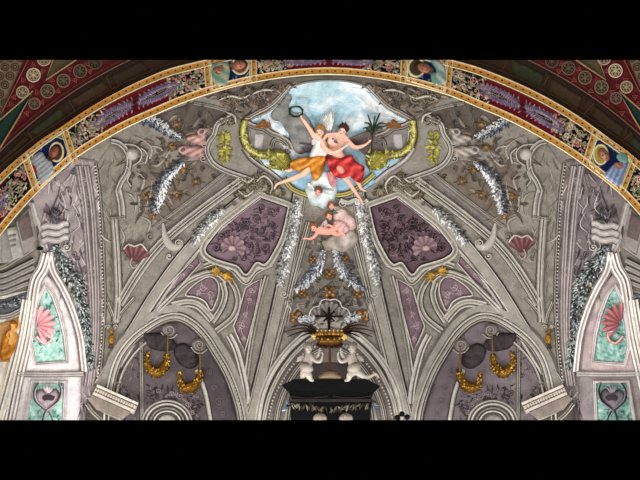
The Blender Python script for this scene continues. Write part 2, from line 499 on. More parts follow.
arch_panel(ENDS[7], (24.5,24.5), 'dark acanthus scroll panel below the fair-haired saint, at the right foot of the arch')

NAVY = (24,38,84); GRN = (96,124,88)
def portrait(label, frame, paint):
    cx = sum(p[0] for p in frame)/4; cy = sum(p[1] for p in frame)/4
    root = thing('portrait_panel', label, 'portrait', A(cx, cy, 0), 'saints painted on the arch')
    b = MB(A); b.fill(frame, .03, NAVY, smooth=False, step=4); make('field', b, MOS, root)
    for i in range(4):                   # green corner pieces with a cream edge
        p = frame[i]; a = frame[i-1]; c = frame[(i+1) % 4]
        def tow(q, l=8):
            d = hypot(q[0]-p[0], q[1]-p[1]); return (p[0]+(q[0]-p[0])*l/d, p[1]+(q[1]-p[1])*l/d)
        A1, C1 = tow(a, 9), tow(c, 9)
        g = MB(A); g.fill([p, A1, C1], .05, GRN, smooth=False, step=3); g.ridge([A1, C1], 1.2, .07, (222,216,190)); g.blob(p[0]+(A1[0]+C1[0]-2*p[0])*.3, p[1]+(A1[1]+C1[1]-2*p[1])*.3, 1, 1, 0, .03, (226,226,200), base=.05, seg=6, rings=2)
        make('corner_piece', g, MOS, root)
    g = MB(A)
    for q in frame: pass
    g.band(frame, [(-1, .0, CRM), (-.8, .07, CRM), (.8, .07, CRM), (1, 0, CRM)], closed=True, raw=True)
    make('frame', g, MOS, root)
    paint(root)
def fig(root, name, pts, col, h=.06, bulge=.05, mat=MOS, label=None, cf=None):
    b = MB(A); b.fill(pts, h, col, bulge=bulge, bw=3, step=1.6, cf=cf)
    o = make(name, b, mat, root)
    if o and label: o['label'] = label
    return o
def head(root, u, v, ru, rv, ang, hair, skin=(176,116,92), halo=None, beard=None, up=None):
    ca, sa = cos(up), sin(up)            # up: picture direction from chin to crown
    def T(x, y): return (u + y*ca - x*sa, v + y*sa + x*ca)
    if halo:
        b = MB(A); b.band([(halo[0]+halo[2]*cos(t)*cos(ang)-halo[3]*sin(t)*sin(ang), halo[1]+halo[2]*cos(t)*sin(ang)+halo[3]*sin(t)*cos(ang)) for t in (2*pi*i/28 for i in range(28))],
            [(-1.1, .05, (250,238,170)), (-.9, .075, (250,238,170)), (.9, .075, (248,240,190)), (1.1, .05, (236,200,90))], closed=True, raw=True)
        b.blob(halo[0], halo[1], halo[2]-.6, halo[3]-.6, ang, .012, halo[4], base=.045, seg=20, rings=2); make('halo', b, MOS, root)
    b = MB(A); c = T(0, rv*.25); b.blob(c[0], c[1], rv*1.12, ru*1.2, up, .05, hair, base=.06, seg=14)
    for k in range(14):
        a = rnd.uniform(-1, 1); q = T(ru*1.05*a, rv*(.9-.5*abs(a))); b.leaf(q[0], q[1], up+pi+a*.8, 4.5, 1.5, .03, vary(hair, .25), base=.085)
    make('hair', b, MOS, root)
    b = MB(A); b.blob(u, v, rv, ru, up, .09, skin, base=.07, seg=14)
    q = T(0, -.12*rv); b.blob(q[0], q[1], rv*.26, ru*.13, up, .03, tuple(min(255, c*1.12) for c in skin), base=.15, seg=6, rings=2)
    fc = make('face', b, MOS, root)
    b = MB(A)
    for sx in (-1, 1):
        q = T(sx*ru*.4, rv*.14); b.blob(q[0], q[1], .55, .9, up, .02, (52,32,28), base=.15, seg=6, rings=2)
    make('eyes', b, MOS, fc)
    b = MB(A); q = T(0, -.5*rv); b.blob(q[0], q[1], .45, 1.2, up, .02, (140,62,56), base=.145, seg=6, rings=2); make('mouth', b, MOS, fc)
    if beard:
        b = MB(A)
        for k in range(16):
            a = rnd.uniform(-1, 1); q = T(ru*.8*a, -rv*(.75+.1*rnd.random())); b.leaf(q[0], q[1], up+pi+a*.5, 4, 1.5, .04, vary(beard, .25), base=.1)
        make('beard', b, MOS, root)
def folds(c0, c1, ang, per):
    ca, sa = cos(ang), sin(ang)
    return lambda u, v: mixc(c0, c1, .5+.5*sin((u*ca+v*sa)*2*pi/per + 1.3*noise.noise(Vector((u*.15, v*.15, 0)))))
def stars(root, pts):
    b = MB(A)
    for u, v in pts:
        b.blob(u, v, .9, .9, 0, .03, (150,170,210), base=.05, seg=6, rings=2)
        for k in range(3): b.leaf(u, v, k*2.1+u, 2.6, .8, .02, (110,136,190), base=.05)
    make('lettering', b, MOS, root)
def p1(r):
    stars(r, [(45,143),(50,140),(41,149),(58,165),(54,167),(60,170)])
    fig(r, 'robe', [(36,154),(42,152),(46,158),(51,161),(53,166),(54,172),(48,179),(41,184),(36,172),(31,160)], (214,212,206), cf=folds((232,232,226),(150,160,176),.9,4))
    fig(r, 'mantle', [(32,165),(36,164),(38,170),(37,175),(33,169)], (176,44,40))
    head(r, 54, 152, 4.6, 7.0, 0, (70,46,36), (168,104,84), halo=(56.5,152,6.6,9.2,(96,64,52)), beard=(80,54,42), up=-1.0)
def p4(r):
    stars(r, [(610,145),(613,149),(617,150),(599,166),(603,171),(606,175)])
    fig(r, 'robe', [(608,170),(616,163),(628,162),(626,172),(620,186),(611,182),(604,175)], (150,176,220), cf=folds((196,214,240),(118,146,200),.4,5))
    fig(r, 'veil', [(616,156),(622,152),(628,156),(627,164),(620,162)], (130,184,168))
    head(r, 604.5, 155.5, 4.3, 6.6, 0, (166,122,58), (206,150,124), halo=(600.8,154.5,6.8,9.6,(188,168,84)), up=-2.15)
    b = MB(A); b.hand(616, 163, .5, 7, .12, (190,126,104), 1); b.hand(621, 167, -2.6, 6, .12, (196,132,110), -1); make('hands', b, MOS, r)
def p2(r):
    stars(r, [(233,79),(236,77),(238,82),(230,84)])
    fig(r, 'robe', [(211,66),(216,62),(228,62),(230,70),(229,78),(226,85),(216,86),(212,80)], (170,196,176), cf=folds((120,180,160),(226,210,170),2.2,9))
    head(r, 239, 65, 4.8, 7.2, 0, (92,62,46), (206,138,116), halo=(240,65.5,8,8.4,(150,96,72)), beard=(120,84,64), up=-.15)
    b = MB(A); b.hand(213, 70, -.2, 9, .12, (176,120,96), 1); make('hand', b, MOS, r)
def p3(r):
    stars(r, [(418,79),(422,77),(425,82),(429,80)])
    fig(r, 'robe', [(430,60),(440,61),(446,70),(446,82),(438,86),(434,78),(436,70)], (200,206,204), cf=folds((226,228,226),(130,176,158),-.7,8))
    fig(r, 'mantle', [(431,72),(437,74),(437,82),(434,86),(431,80)], (132,184,160))
    head(r, 424, 68, 5.0, 7.6, 0, (70,56,44), (188,132,108), halo=(416.5,67.5,8,9,(86,70,50)), beard=(116,96,76), up=-2.75)
portrait('haloed bearded saint in white robe and red mantle, low on the left arch', [(27.5,154),(61,131),(70.6,160.6),(39,187.5)], p1)
portrait('haloed saint raising a hand in pale teal robe, upper left of the arch', [(210,57),(249.5,53),(250,80),(212.5,90)], p2)
portrait('dark-haired haloed saint in white and green robe, upper right of the arch', [(408,53),(446.5,57),(443.6,91.5),(407,80)], p3)
portrait('fair-haired haloed saint in pale blue with clasped hands, low right on the arch', [(599,132),(631,159),(619,189),(589,164)], p4)

# ================================================================== dark soffit and the red nave vault
def ringband(m, r0f, r1, cols, n0=24, n1=156, h=0):
    b = MB(m); K = len(cols)
    D = [n0+i*.75 for i in range(int((n1-n0)/.75)+1)]; rows = []
    for d in D:
        a = r0f(d); row = []
        for j in range(K+1):
            q = a+(r1(d)-a)*j/K; row.append(b.pt(*arcr(d, q), h))
        rows.append(row)
    for i in range(len(D)-1):
        for j in range(K): b.face((rows[i][j], rows[i+1][j], rows[i+1][j+1], rows[i][j+1]), cols[j])
    return b
DB = (48,32,20)
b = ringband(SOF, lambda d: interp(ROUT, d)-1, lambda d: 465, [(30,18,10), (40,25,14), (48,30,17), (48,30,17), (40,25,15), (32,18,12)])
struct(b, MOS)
for k, d in enumerate((146, 140, 133.5, 128, 121.5, 116, 64, 58.5, 52, 46, 40, 34)):     # sunk panels on the soffit
    b = MB(SOF); r0 = interp(ROUT, d)+4; c = ((44,46,26), (60,42,26), (50,36,22))[k % 3]
    b.fill([arcr(d-2.4, r0+1), arcr(d+2.2, r0+1), arcr(d+2.6, 459), arcr(d-2.0, 459)], .02, c, smooth=False)
    b.ridge([arcr(d+3.1, r0), arcr(d+2.9, 461)], .9, .05, (98,72,48)); b.ridge([arcr(d-2.8, r0), arcr(d-2.4, 461)], .7, .05, (84,60,40))
    struct(b, MOS)
for r, w, c in ((465, 1.6, (116,84,70)), (468.5, 1.0, (92,58,48)), (443.5, .9, (84,58,36))):
    b = MB(NAV if r > 450 else SOF); b.ridge([arcr(d, r if r > 450 else interp(ROUT, d)+4.5) for d in DEG], w, .05, c, raw=True); struct(b, MOS)
RD = (78,17,19); RDL = (92,22,22)
b = ringband(NAV, lambda d: 466, lambda d: 600, [RD]*8)
struct(b, MOS, 'ceiling_1')
# coloured compartments: green wedge, olive wedge, scallop-patterned bay
def wedge(m, pts, col, edge=(150,122,88)):
    b = MB(m); b.fill(pts, .03, col, smooth=False, step=6); b.band(pts, [(-.9, .03, edge), (-.6, .06, edge), (.6, .06, edge), (.9, .03, edge)], closed=True, raw=True)
    struct(b, MOS)
for W, m in (('left', NAV), ('right', mir(NAV, 652))):
    wedge(m, [(33,91), (19.5,116), (-6,158), (-40,160), (-40,148), (2,118)], (20,42,36))
    wedge(m, [(54,57), (46,80), (76,60), (80,50), (56,50)], (70,62,40))
    b = MB(m); b.fill([(-60,40), (32,40), (1,114), (-40,170), (-60,170)], .03, (112,92,72), smooth=False, step=6)
    b.ridge([(33,50), (1,114)], 1.6, .07, (140,84,76))
    for r_ in range(9):
        for c_ in range(7):
            u, v = -40+c_*10+(r_ % 2)*5, 40+r_*9
            if u+ (v-60)*.45 < 25:
                for q in (3.9, 1.9): b.band([(u+q*cos(t), v+q*sin(t)) for t in (2*pi*i/12 for i in range(12))], [(-.6, .04, (64,50,40)), (0, .06, (72,58,46)), (.6, .04, (64,50,40))], closed=True, raw=True)
    struct(b, MOS)
RO = [((33.5,75), 7.2, (186,168,140), 'large pale roundel on the diagonal red rib'), ((22.5,92), 6.4, (160,140,112), 'half-hidden pale roundel low on the diagonal red rib'), ((44,59), 7, (170,150,124), 'pale roundel cut off at the upper end of the diagonal red rib'),
      ((47.5,91), 7.2, (116,98,76), 'second roundel up the red band beside the brown soffit'), ((63.5,80.6), 7, (110,90,70), 'third roundel up the red band beside the brown soffit'), ((34.5,103.5), 6, (112,88,74), 'lowest small roundel of the red band beside the brown soffit'),
      ((80,71), 7, (96,80,62), 'fourth roundel up the red band beside the brown soffit'), ((95,62.5), 6.8, (84,68,54), 'topmost roundel of the red band beside the brown soffit')]
for W, m in (('left', NAV), ('right', mir(NAV, 649))):
    for (u, v), r, c, lb in RO:
        if W == 'right':
            u, v = {0: (33.5,70.6), 1: (22.5,87), 2: (45,58), 3: (47.5,87.3), 4: (64,77.5), 5: (33,98), 6: (80.5,68), 7: (97,61)}[[x[3] for x in RO].index(lb)]
        root = thing('roundel', lb+', %s side' % W, 'roundel', m(u, max(v, 61), 0), 'roundels of the nave vault')
        dk = tuple(x*.38 for x in c)
        b = MB(m); b.blob(u, v, r*.9, r*.9, 0, .02, dk, base=.03, seg=18, rings=2); make('field', b, MOS, root)
        b = MB(m); b.band([(u+r*.92*cos(t), v+r*.92*sin(t)) for t in (2*pi*i/22 for i in range(22))], [(-.8, .04, c), (-.5, .09, c), (.5, .09, c), (.8, .04, c)], closed=True, raw=True); make('rim', b, MOS, root)
        b = MB(m)
        for k in range(6):
            a = k*pi/3; b.band([(u+r*.42*cos(a)+r*.3*cos(t), v+r*.42*sin(a)+r*.3*sin(t)) for t in (2*pi*i/10 for i in range(10))], [(-.4, .05, c), (0, .075, c), (.4, .05, c)], closed=True, raw=True)
        b.blob(u, v, 1.2, 1.2, 0, .03, c, base=.05, seg=6, rings=2); make('tracery', b, MOS, root)
    for u, v in ((23,80),(33,65),(43,71),(14,97),(31,86),(52,80),(58,91),(42,102),(70,69),(75,80),(11,104),(87,64),(90,71),(37,92),(27,113)):
        b = MB(m); a = rnd.random()*6
        t = [(u+2.9*cos(a+k*2.1), v+2.9*sin(a+k*2.1)) for k in range(3)]
        b.band(t, [(-.5, .03, (150,70,66)), (0, .06, (172,96,86)), (.5, .03, (150,70,66))], closed=True, raw=True); b.blob(u, v, .8, .8, 0, .03, (150,80,70), seg=5, rings=1)
        struct(b, MOS)
# ================================================================== the frescoed vault
def mould(m, path, prof, mat=FR, step=2.5, closed=False, name=None):
    b = MB(m); b.band(path, [(o, hh*.7, c) for o, hh, c in prof], step=step, closed=closed); return struct(b, mat, name, smooth=False)
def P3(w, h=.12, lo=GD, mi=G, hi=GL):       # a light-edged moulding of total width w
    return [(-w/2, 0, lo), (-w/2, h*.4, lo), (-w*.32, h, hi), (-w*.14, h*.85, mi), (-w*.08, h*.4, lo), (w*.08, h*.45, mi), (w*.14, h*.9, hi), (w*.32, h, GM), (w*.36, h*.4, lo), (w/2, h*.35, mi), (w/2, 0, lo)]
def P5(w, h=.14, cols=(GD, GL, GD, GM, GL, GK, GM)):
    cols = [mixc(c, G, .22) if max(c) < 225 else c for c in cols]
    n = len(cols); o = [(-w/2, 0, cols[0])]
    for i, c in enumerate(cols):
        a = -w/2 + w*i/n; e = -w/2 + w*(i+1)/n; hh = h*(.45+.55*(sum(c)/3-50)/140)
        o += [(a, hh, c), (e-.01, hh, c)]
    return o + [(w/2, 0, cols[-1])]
def flat(m, pts, col, h=.02, cf=None, smooth=False, step=5, mat=FR, hf=None, name=None):
    b = MB(m); b.fill(pts, h, col, cf=cf, smooth=smooth, step=step, hf=hf); return struct(b, mat, name)
def streak(c0, c1, ang, per, k=1.5):
    ca, sa = cos(ang), sin(ang)
    return lambda u, v: mixc(c0, c1, .5+.5*noise.noise(Vector(((u*ca+v*sa)/per, (v*ca-u*sa)/per*.25, k))))

ROS = {}
for W, mk in SIDES:
    m = mk(S); lf = W == 'left'
    # ---- upper compartment: painted architecture behind the shells
    flat(m, [(150,118),(196,101),(234,110),(222,124),(204,130),(186,140),(165,126)], (84,75,68), cf=streak((72,64,58), (104,94,86), .5, 6))
    flat(m, [(226,172),(237,181),(168,234),(152,226)], (108,101,97), cf=streak((98,90,88), (122,114,108), -.7, 3))
    flat(m, [(140,165),(200,160),(222,174),(160,222),(140,212)], (112,103,92), .012, cf=streak((92,82,72), (132,122,110), .8, 7))
    flat(m, [(96,165),(112,142),(124,152),(120,178),(112,192),(112,322),(104,310),(102,240)], (136,130,118), .012, cf=streak((122,116,104), (150,144,132), 1.5, 8))
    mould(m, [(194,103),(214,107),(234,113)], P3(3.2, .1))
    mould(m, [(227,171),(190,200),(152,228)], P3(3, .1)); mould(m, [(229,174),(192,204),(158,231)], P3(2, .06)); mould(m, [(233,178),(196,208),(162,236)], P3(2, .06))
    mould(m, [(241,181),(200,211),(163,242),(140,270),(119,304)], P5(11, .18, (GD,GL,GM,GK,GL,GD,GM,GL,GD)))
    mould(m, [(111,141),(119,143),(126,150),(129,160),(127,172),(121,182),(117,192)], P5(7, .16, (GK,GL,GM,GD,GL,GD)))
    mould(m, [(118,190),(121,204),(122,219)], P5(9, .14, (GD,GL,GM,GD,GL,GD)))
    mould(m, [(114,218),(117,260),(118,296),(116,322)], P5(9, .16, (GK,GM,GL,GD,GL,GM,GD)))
    mould(m, [(109,219),(125,217)], P3(4, .2))
    mould(m, [(136,192),(138,212)], P3(6, .08))
    # faint ears, brackets and C-scrolls of the painted stonework
    for path in ([(134,136),(146,142),(152,150),(148,160),(138,164)], [(146,160),(156,166),(164,160),(170,150)], [(150,146),(160,148),(164,154)], [(136,172),(144,178),(142,188),(136,196)], [(124,192),(132,196),(136,206),(134,214)],
                 [(206,134),(212,128),(216,136),(210,150),(214,162),(224,170),(238,178)], [(228,116),(220,122),(214,132)], [(120,228),(124,236),(122,246)], [(152,180),(150,196),(146,206)], [(140,216),(150,222),(148,232)]):
        b = MB(m); b.ridge(path, 3.2, .06, mixc(G, GM, .6), taper=2, hi=(166,158,146)); struct(b, FR)
    struct(brush(m, [(128,150),(160,126),(196,104),(228,112),(205,128),(200,160),(222,172),(160,220),(126,210)], 130, [(96,87,78),(104,94,84),(126,117,104),(88,80,72),(112,98,82),(134,124,110)], (6,14), (2.6,5), .25, .09, seed=11))
    struct(brush(m, [(98,170),(112,145),(122,160),(110,200),(110,320),(104,310),(103,240)], 50, [(116,110,100),(150,144,132),(124,118,108)], (6,14), (1,2), .05, .03, ang=1.5, spread=.8, seed=12))
    struct(brush(m, [(124,222),(150,232),(165,240),(124,296),(118,290)], 40, [(116,110,100),(150,144,132)], (5,10), (1,2), .1, .03, ang=2.2, spread=.8, seed=14))
    # ---- cartouche round the painted sky
    flat(m, [(214,100),(250,88),(300,82),(329,78.6),(329,76),(290,76),(240,85),(205,97)], (104,96,88), .02)
    flat(m, [(218,100),(250,90),(292,83),(288,90),(270,110),(248,121),(238,122),(228,112)], (112,103,94), .03, cf=streak((92,82,74), (136,126,116), .4, 7))
    flat(m, [(214,128),(230,118),(244,122),(240,136),(246,152),(262,166),(280,180),(270,186),(248,178),(222,170),(208,152)], (136,129,120), .05, smooth=True)
    struct(brush(m, [(212,98),(250,87),(292,81),(290,88),(272,108),(246,120),(232,114)], 90, [(78,70,62),(92,82,72),(150,138,122),(128,108,84)], (6,12), (2.2,4), .3, .1, seed=13))
    struct(brush(m, [(236,176),(256,182),(276,184),(286,196),(270,198),(262,192),(240,198),(226,188)], 90, [(78,72,60),(96,88,66),(160,152,134),(120,108,74)], (5,10), (2,3.6), .35, .12, seed=15))
    mould(m, [(231,117),(218,123),(214,134),(208,143),(207,152),(213,163),(224,170),(238,175),(252,180)], P5(6.5, .2, (GK,GL,GM,GD,GL,GD)))
    mould(m, [(290,85),(272,104),(256,113),(244,120)], P5(5, .16, (GD,GL,GD,GM,GK)))
    # ---- ribs
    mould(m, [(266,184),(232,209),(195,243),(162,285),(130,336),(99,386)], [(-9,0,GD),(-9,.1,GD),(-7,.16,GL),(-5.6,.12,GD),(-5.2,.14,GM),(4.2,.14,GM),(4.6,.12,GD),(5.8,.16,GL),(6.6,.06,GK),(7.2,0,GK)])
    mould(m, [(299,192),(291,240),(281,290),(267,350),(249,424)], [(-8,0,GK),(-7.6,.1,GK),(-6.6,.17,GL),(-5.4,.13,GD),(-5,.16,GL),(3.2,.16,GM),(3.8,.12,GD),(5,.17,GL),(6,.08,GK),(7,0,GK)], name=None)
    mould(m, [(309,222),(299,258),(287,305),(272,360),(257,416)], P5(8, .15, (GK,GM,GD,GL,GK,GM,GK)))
    # ---- big framed panel between the ribs
    PAN = [(260,197),(288,207),(281,236),(270,258),(264,264),(256,262),(246,274),(238,266),(226,262),(214,258),(206,252),(207,245),(222,226)]
    PANS = poly([PAN[-1], PAN[0], PAN[1], PAN[2]], 2.5)
    PANS = spline([PAN[-1], PAN[0]], 2.5)[:-1] + spline([PAN[0], PAN[1]], 2.5)[:-1] + spline([PAN[1], PAN[2], PAN[3]], 2.5)[:-1] + spline(PAN[3:], 2.5)[:-1]
    side = 'left of the putti, above the left niche' if lf else 'right of the putti, above the right niche'
    root = thing('relief_panel', 'purple trapezoid shell panel %s' % side, 'wall panel', m(246,235,0), 'shell panels of the vault')
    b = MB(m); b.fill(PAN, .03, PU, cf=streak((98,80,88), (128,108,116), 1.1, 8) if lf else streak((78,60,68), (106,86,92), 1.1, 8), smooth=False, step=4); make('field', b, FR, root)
    b = MB(m); b.band(PANS, [(-6,0,GD),(-6,.1,GD),(-4.6,.2,GL),(-3,.16,GM),(-2.6,.1,GK),(-1.2,.12,GM),(0,.16,GL),(.8,.1,GK),(1.6,.02,GK)], closed=True, raw=True); make('frame', b, FR, root)
    b = MB(m); b.fan(233,248,12,-1.15,3.9,7,.13,(164,136,138),(96,76,84)); b.blob(232,248,4,3,0,.1,(196,166,162),base=.05); make('shell', b, FR, root)
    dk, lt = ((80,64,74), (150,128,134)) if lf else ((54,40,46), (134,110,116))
    b = MB(m)
    for u, v, r, a, d in ((262,208,4,2,1),(271,213,4.5,0,-1),(258,219,4.5,1,1),(246,222,5,3,-1),(270,224,4,4,1),(238,228,4,2,-1),(262,232,5.5,0,1),(252,229,3.4,5,-1),(222,238,5,2,1),(250,246,4,1,-1),(216,248,5,4,1),(266,247,4.5,3,-1),(258,252,4.5,1,1),(272,238,3.5,2,1),(228,233,3,1,1),(244,258,3.6,4,-1)):
        b.spiral(u, v, r, 1.4, a, d, 1.2, .1, dk); b.spiral(u-.8, v-.8, r*.8, 1.1, a+.5, d, .6, .12, lt)
        for k in range(3): b.leaf(u+rnd.uniform(-r,r), v+rnd.uniform(-r,r), rnd.random()*6.3, 4.5, 2, .1, vary(rnd.choice((dk, lt, PU)), .15), curl=.6)
    q = brush(m, [(262,204),(281,211),(277,234),(264,258),(246,264),(214,254),(216,236),(228,224)], 130, [dk, lt, PU, dk], (4, 8), (1.2, 2.2), .3, .08, seed=5); n0 = len(b.v); b.v += q.v; b.f += [[i+n0 for i in f] for f in q.f]; b.c += q.c
    make('scrollwork', b, FR, root)
    # ---- ogee bands under the panel
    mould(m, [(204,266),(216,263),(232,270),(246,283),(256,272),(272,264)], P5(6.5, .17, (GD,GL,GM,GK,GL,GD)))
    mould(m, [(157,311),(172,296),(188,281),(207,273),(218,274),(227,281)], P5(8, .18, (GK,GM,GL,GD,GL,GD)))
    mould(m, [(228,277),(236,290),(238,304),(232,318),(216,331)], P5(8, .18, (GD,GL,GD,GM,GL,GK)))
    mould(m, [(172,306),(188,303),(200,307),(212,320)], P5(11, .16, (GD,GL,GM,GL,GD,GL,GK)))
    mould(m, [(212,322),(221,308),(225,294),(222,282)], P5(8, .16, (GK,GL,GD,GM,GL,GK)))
    sidew = 'left' if lf else 'right'
    def scroll_panel(nm, lb, pts, at, sc, grp):
        root = thing(nm, lb, 'wall panel', m(*at, 0), grp)
        b = MB(m); b.fill(pts, .03, (118,98,106), cf=streak((100,82,90), (136,116,122), 1.1, 6), smooth=False, step=4); make('field', b, FR, root)
        b = MB(m); b.band(pts, [(-1.6,.03,GK),(-1.2,.1,GM),(0,.12,GL),(1.0,.06,PD)], closed=True, raw=True); make('border', b, FR, root)
        b = MB(m); b.ridge([(u, v) for u, v, *_ in sorted(sc, key=lambda q: q[1])], 1.2, .08, (164,142,146))
        for u, v, r, a, d in sc:
            b.spiral(u, v, r, 1.3, a, d, 1.1, .08, (178,158,160))
            for k in range(3): b.leaf(u, v, a+k*2, r*1.5, 2, .07, vary((164,142,146), .12), curl=.5*d)
        make('scrollwork', b, FR, root)
    scroll_panel('spandrel_panel', 'small curved purple triangle under the gold knot above the %s niche' % sidew, spline([(186,295),(190,289),(197,283),(207,277.5),(214,278.5),(218,285),(218,294),(215,303),(211,310),(206,302),(200,298),(193,296)],2,True), (205,292), [(203,287,4,0,1),(210,294,4,2,-1),(198,293,3,4,1),(212,302,2.6,1,1)], 'small spandrel panels')
    scroll_panel('spandrel_panel', 'narrow purple scroll strip along the outer rib above the %s niche' % sidew, [(197,256),(200,263),(176,290),(158,307),(150,312),(166,288)], (175,285), [(190,265,3,0,1),(182,275,3,2,-1),(172,286,3,4,1),(163,297,3,1,-1)], 'narrow spandrel strips')
    scroll_panel('spandrel_panel', 'tall purple spandrel tapering down beside the inner rib, %s niche' % sidew, [(246,288),(254,283),(261,279),(258,296),(254,315),(249,334),(244.5,350),(240,341),(236,332),(234,326),(238,316),(242,302)], (247,315), [(252,290,3.4,0,1),(249,300,3,2,-1),(241,326,4.5,4,1),(246,314,3,1,1),(244,338,2.6,3,-1)], 'tall spandrel panels')
    mould(m, [(229,335),(237,352),(245,384),(247,404)], P5(9, .14, (GD,WH,GL,GD,WH,GD)))
    mould(m, [(266,276),(258,306),(250,345),(245,380)], P5(6, .14, (GM,GD,GL,GK)))
    mould(m, [(150,316),(166,313),(178,312)], P5(9, .14, (GD,WH,GL,GD,WH,GD)))
    # gold knot of acanthus
    root = thing('gold_knot', 'gilded acanthus knot on the ogee band above the %s arch' % sidew, 'ornament', m(222,272,0), 'gilded knots on the vault')
    for (u, v, a) in ((220,272,3.3),(223,274,.45)):
        b = MB(m)
        for k in range(5): b.leaf(u, v, a+(k-2)*.28, 12-abs(k-2)*1.6, 3.6, .12, vary((190,148,62), .25), base=.16, curl=.25*(k-2)*.3)
        b.spiral(u+6*cos(a), v+6*sin(a), 2.6, 1.2, a, 1, 1.3, .22, (206,168,80)); make('acanthus_leaf', b, GLD, root)
    b = MB(m); b.blob(221.5,273,2.2,2,0,.14,(150,108,44),base=.18); make('knot', b, GLD, root)
    for u, v, a in ((230,278,1.2),):
        b = MB(m); b.leaf(u, v, a, 8, 3, .1, (150,112,48), base=.16); make('acanthus_leaf', b, GLD, root)
    # ---- shells, plumes, bosses, rosettes of the upper compartment
    upper = 'upper %s of vault' % sidew
    PINK, PINKD = ((206,166,158), (120,84,82)) if lf else ((186,178,166), (100,92,86))
    tone = 'pink' if lf else 'pale grey'
    def sol(nm, lb, cat, fn, grp=None, mat=FR):
        b = MB(m); fn(b); return solo(nm, lb, cat, b, mat, grp)
    for pts, c1, c2, lb in (([(209,129),(206,136),(207,142),(204,146),(196,144),(189,141),(186,138),(190,135),(197,134),(200,130),(204,127)], (201,131), (204,143), 'upper'),
                        ([(206,148),(204,152),(205,156),(201,158),(194,158),(187,156),(180,153),(178,148),(182,145),(190,146),(199,146)], (182,149), (203,158), 'lower')):
        root = thing('rocaille_shell', '%s curled shell, %s of two at the frame, %s' % (tone, lb, upper), 'shell ornament', m(c1[0],c1[1],0), 'shell pairs of the vault')
        b = MB(m); b.fill(pts, .06, cf=lambda u, v: mixc(PINK, PINKD, min(1, max(0, .35+.35*sin((u*.5+v)*1.1)+.5*noise.noise(Vector((u*.2, v*.2, 1)))))), bulge=.2, bw=6, step=1.8); make('valve', b, FR, root)
        b = MB(m); b.blob(c1[0], c1[1], 4.2, 3.4, -.4, .2, mixc(PINK, WH, .4), base=.12, seg=12); b.blob(c1[0]+.3, c1[1]+.2, 2.8, 2.1, -.4, .12, PINKD, base=.24, seg=10); make('curled_lip', b, FR, root)
        b = MB(m); b.spiral(c2[0], c2[1], 3.4, 1.3, 1, 1, 1.5, .26, mixc(PINK, WH, .3)); make('curled_edge', b, FR, root)
    SIL = ((255,255,255), (216,218,226), (196,198,206), (120,126,142), (52,58,74))  # white to dark blue: lit side and shadow of the plumes as colour
    def plume(u0, path, w, n, lb, tip=None):
        root = thing('leaf_plume', lb, 'garland', m(path[1][0], path[1][1], 0), 'silvery plumes of the vault')
        b = MB(m); b.garland(path, w, n, SIL, 3.0, .2, light=u0); make('foliage', b, FR, root)
        if tip:
            b = MB(m)
            for k in range(4): b.leaf(tip[0], tip[1], 1.7+k*.9, 5, 2.6, .1, vary((186,130,54), .2), base=.05)
            make('gilded_tip', b, GLD, root)
    sg = 1
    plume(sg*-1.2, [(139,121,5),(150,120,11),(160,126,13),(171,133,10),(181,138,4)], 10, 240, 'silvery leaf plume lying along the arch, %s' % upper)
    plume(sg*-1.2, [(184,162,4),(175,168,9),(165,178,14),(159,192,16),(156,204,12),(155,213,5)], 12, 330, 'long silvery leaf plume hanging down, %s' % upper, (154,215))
    for i, (u, v, lb) in enumerate(((172,147,'beside the shells'), (184,170,'just below the shells'), (196,181,'against the diagonal band'), (177,195,'near the foot of the hanging plume'), (146,197,'outside the hanging plume'), (177,124,'beside the top plume'), (184,150,'wedged between the shells and the plume') )):
        if not lf and i == 6: continue
        root = thing('rosette', 'brown painted rosette %s, %s' % (lb, upper), 'rosette', m(u,v,0), 'brown rosettes of the vault')
        b = MB(m); b.blob(u, v, 6, 4.6, -.5, .02, (96,84,70), seg=16, rings=2); make('recess', b, FR, root)
        b = MB(m)
        for k in range(9): b.leaf(u+rnd.uniform(-2.5,2.5), v+rnd.uniform(-2,2), rnd.random()*6.3, 5, 2.2, .08, vary(rnd.choice(((128,96,60),(96,76,54),(146,112,70))), .15), base=.04, curl=.5)
        b.blob(u, v, 2, 1.7, 0, .12, (158,118,66), base=.05, seg=8); make('petals', b, FR, root)
    root = thing('round_boss', 'pale round boss in a scrolled bracket at the edge of the %s' % upper, 'boss', m(131,154,0), 'round bosses of the vault')
    b = MB(m); b.blob(132,154,6.5,6.2,0,.3,(190,184,174),base=.04,seg=14,rings=4); make('ball', b, FR, root)
    b = MB(m)
    for path in ([(124,144),(134,145),(141,151),(140,160),(133,165)], [(126,166),(130,172),(127,180),(131,186)], [(141,148),(147,154),(145,163)]): b.ridge(path, 2.4, .16, GM, hi=GL)
    make('bracket', b, FR, root)
    root = thing('leaf_medallion', 'yellow-green leaf ornament on the plain %s shoulder of the sky frame' % sidew, 'ornament', m(224.5,147,0), 'yellow-green leaf ornaments')
    b = MB(m)
    for k in range(80):
        t = rnd.uniform(-1, 1); s_ = rnd.choice((-1, 1)); w = 6.2*sqrt(max(.05, 1-t*t))*(.75+.25*cos(t*9))
        b.leaf(224.5+rnd.uniform(-.2,1)*w*s_*.75, 147+t*14, (0 if s_ > 0 else pi)+s_*t*.9+rnd.uniform(-.6,.6), 5, 2.4, .07, vary((176,170,84) if rnd.random() < .7 else (126,120,54), .15), base=.07)
    make('leaves', b, FR, root)
    b = MB(m); b.ridge([(224,134),(225,147),(225,160)], 1.6, .14, (118,110,48)); b.blob(225,147,2,2,0,.12,(206,198,120),base=.1); make('stem', b, FR, root)
    # scallop shell hanging on the wall
    su, sv = (134,252) if lf else (658-522,243)
    root = thing('scallop_shell', 'rose scallop shell on bare grey plaster, %s side of the vault' % sidew, 'shell ornament', m(su,sv,0), 'rose scallop shells')
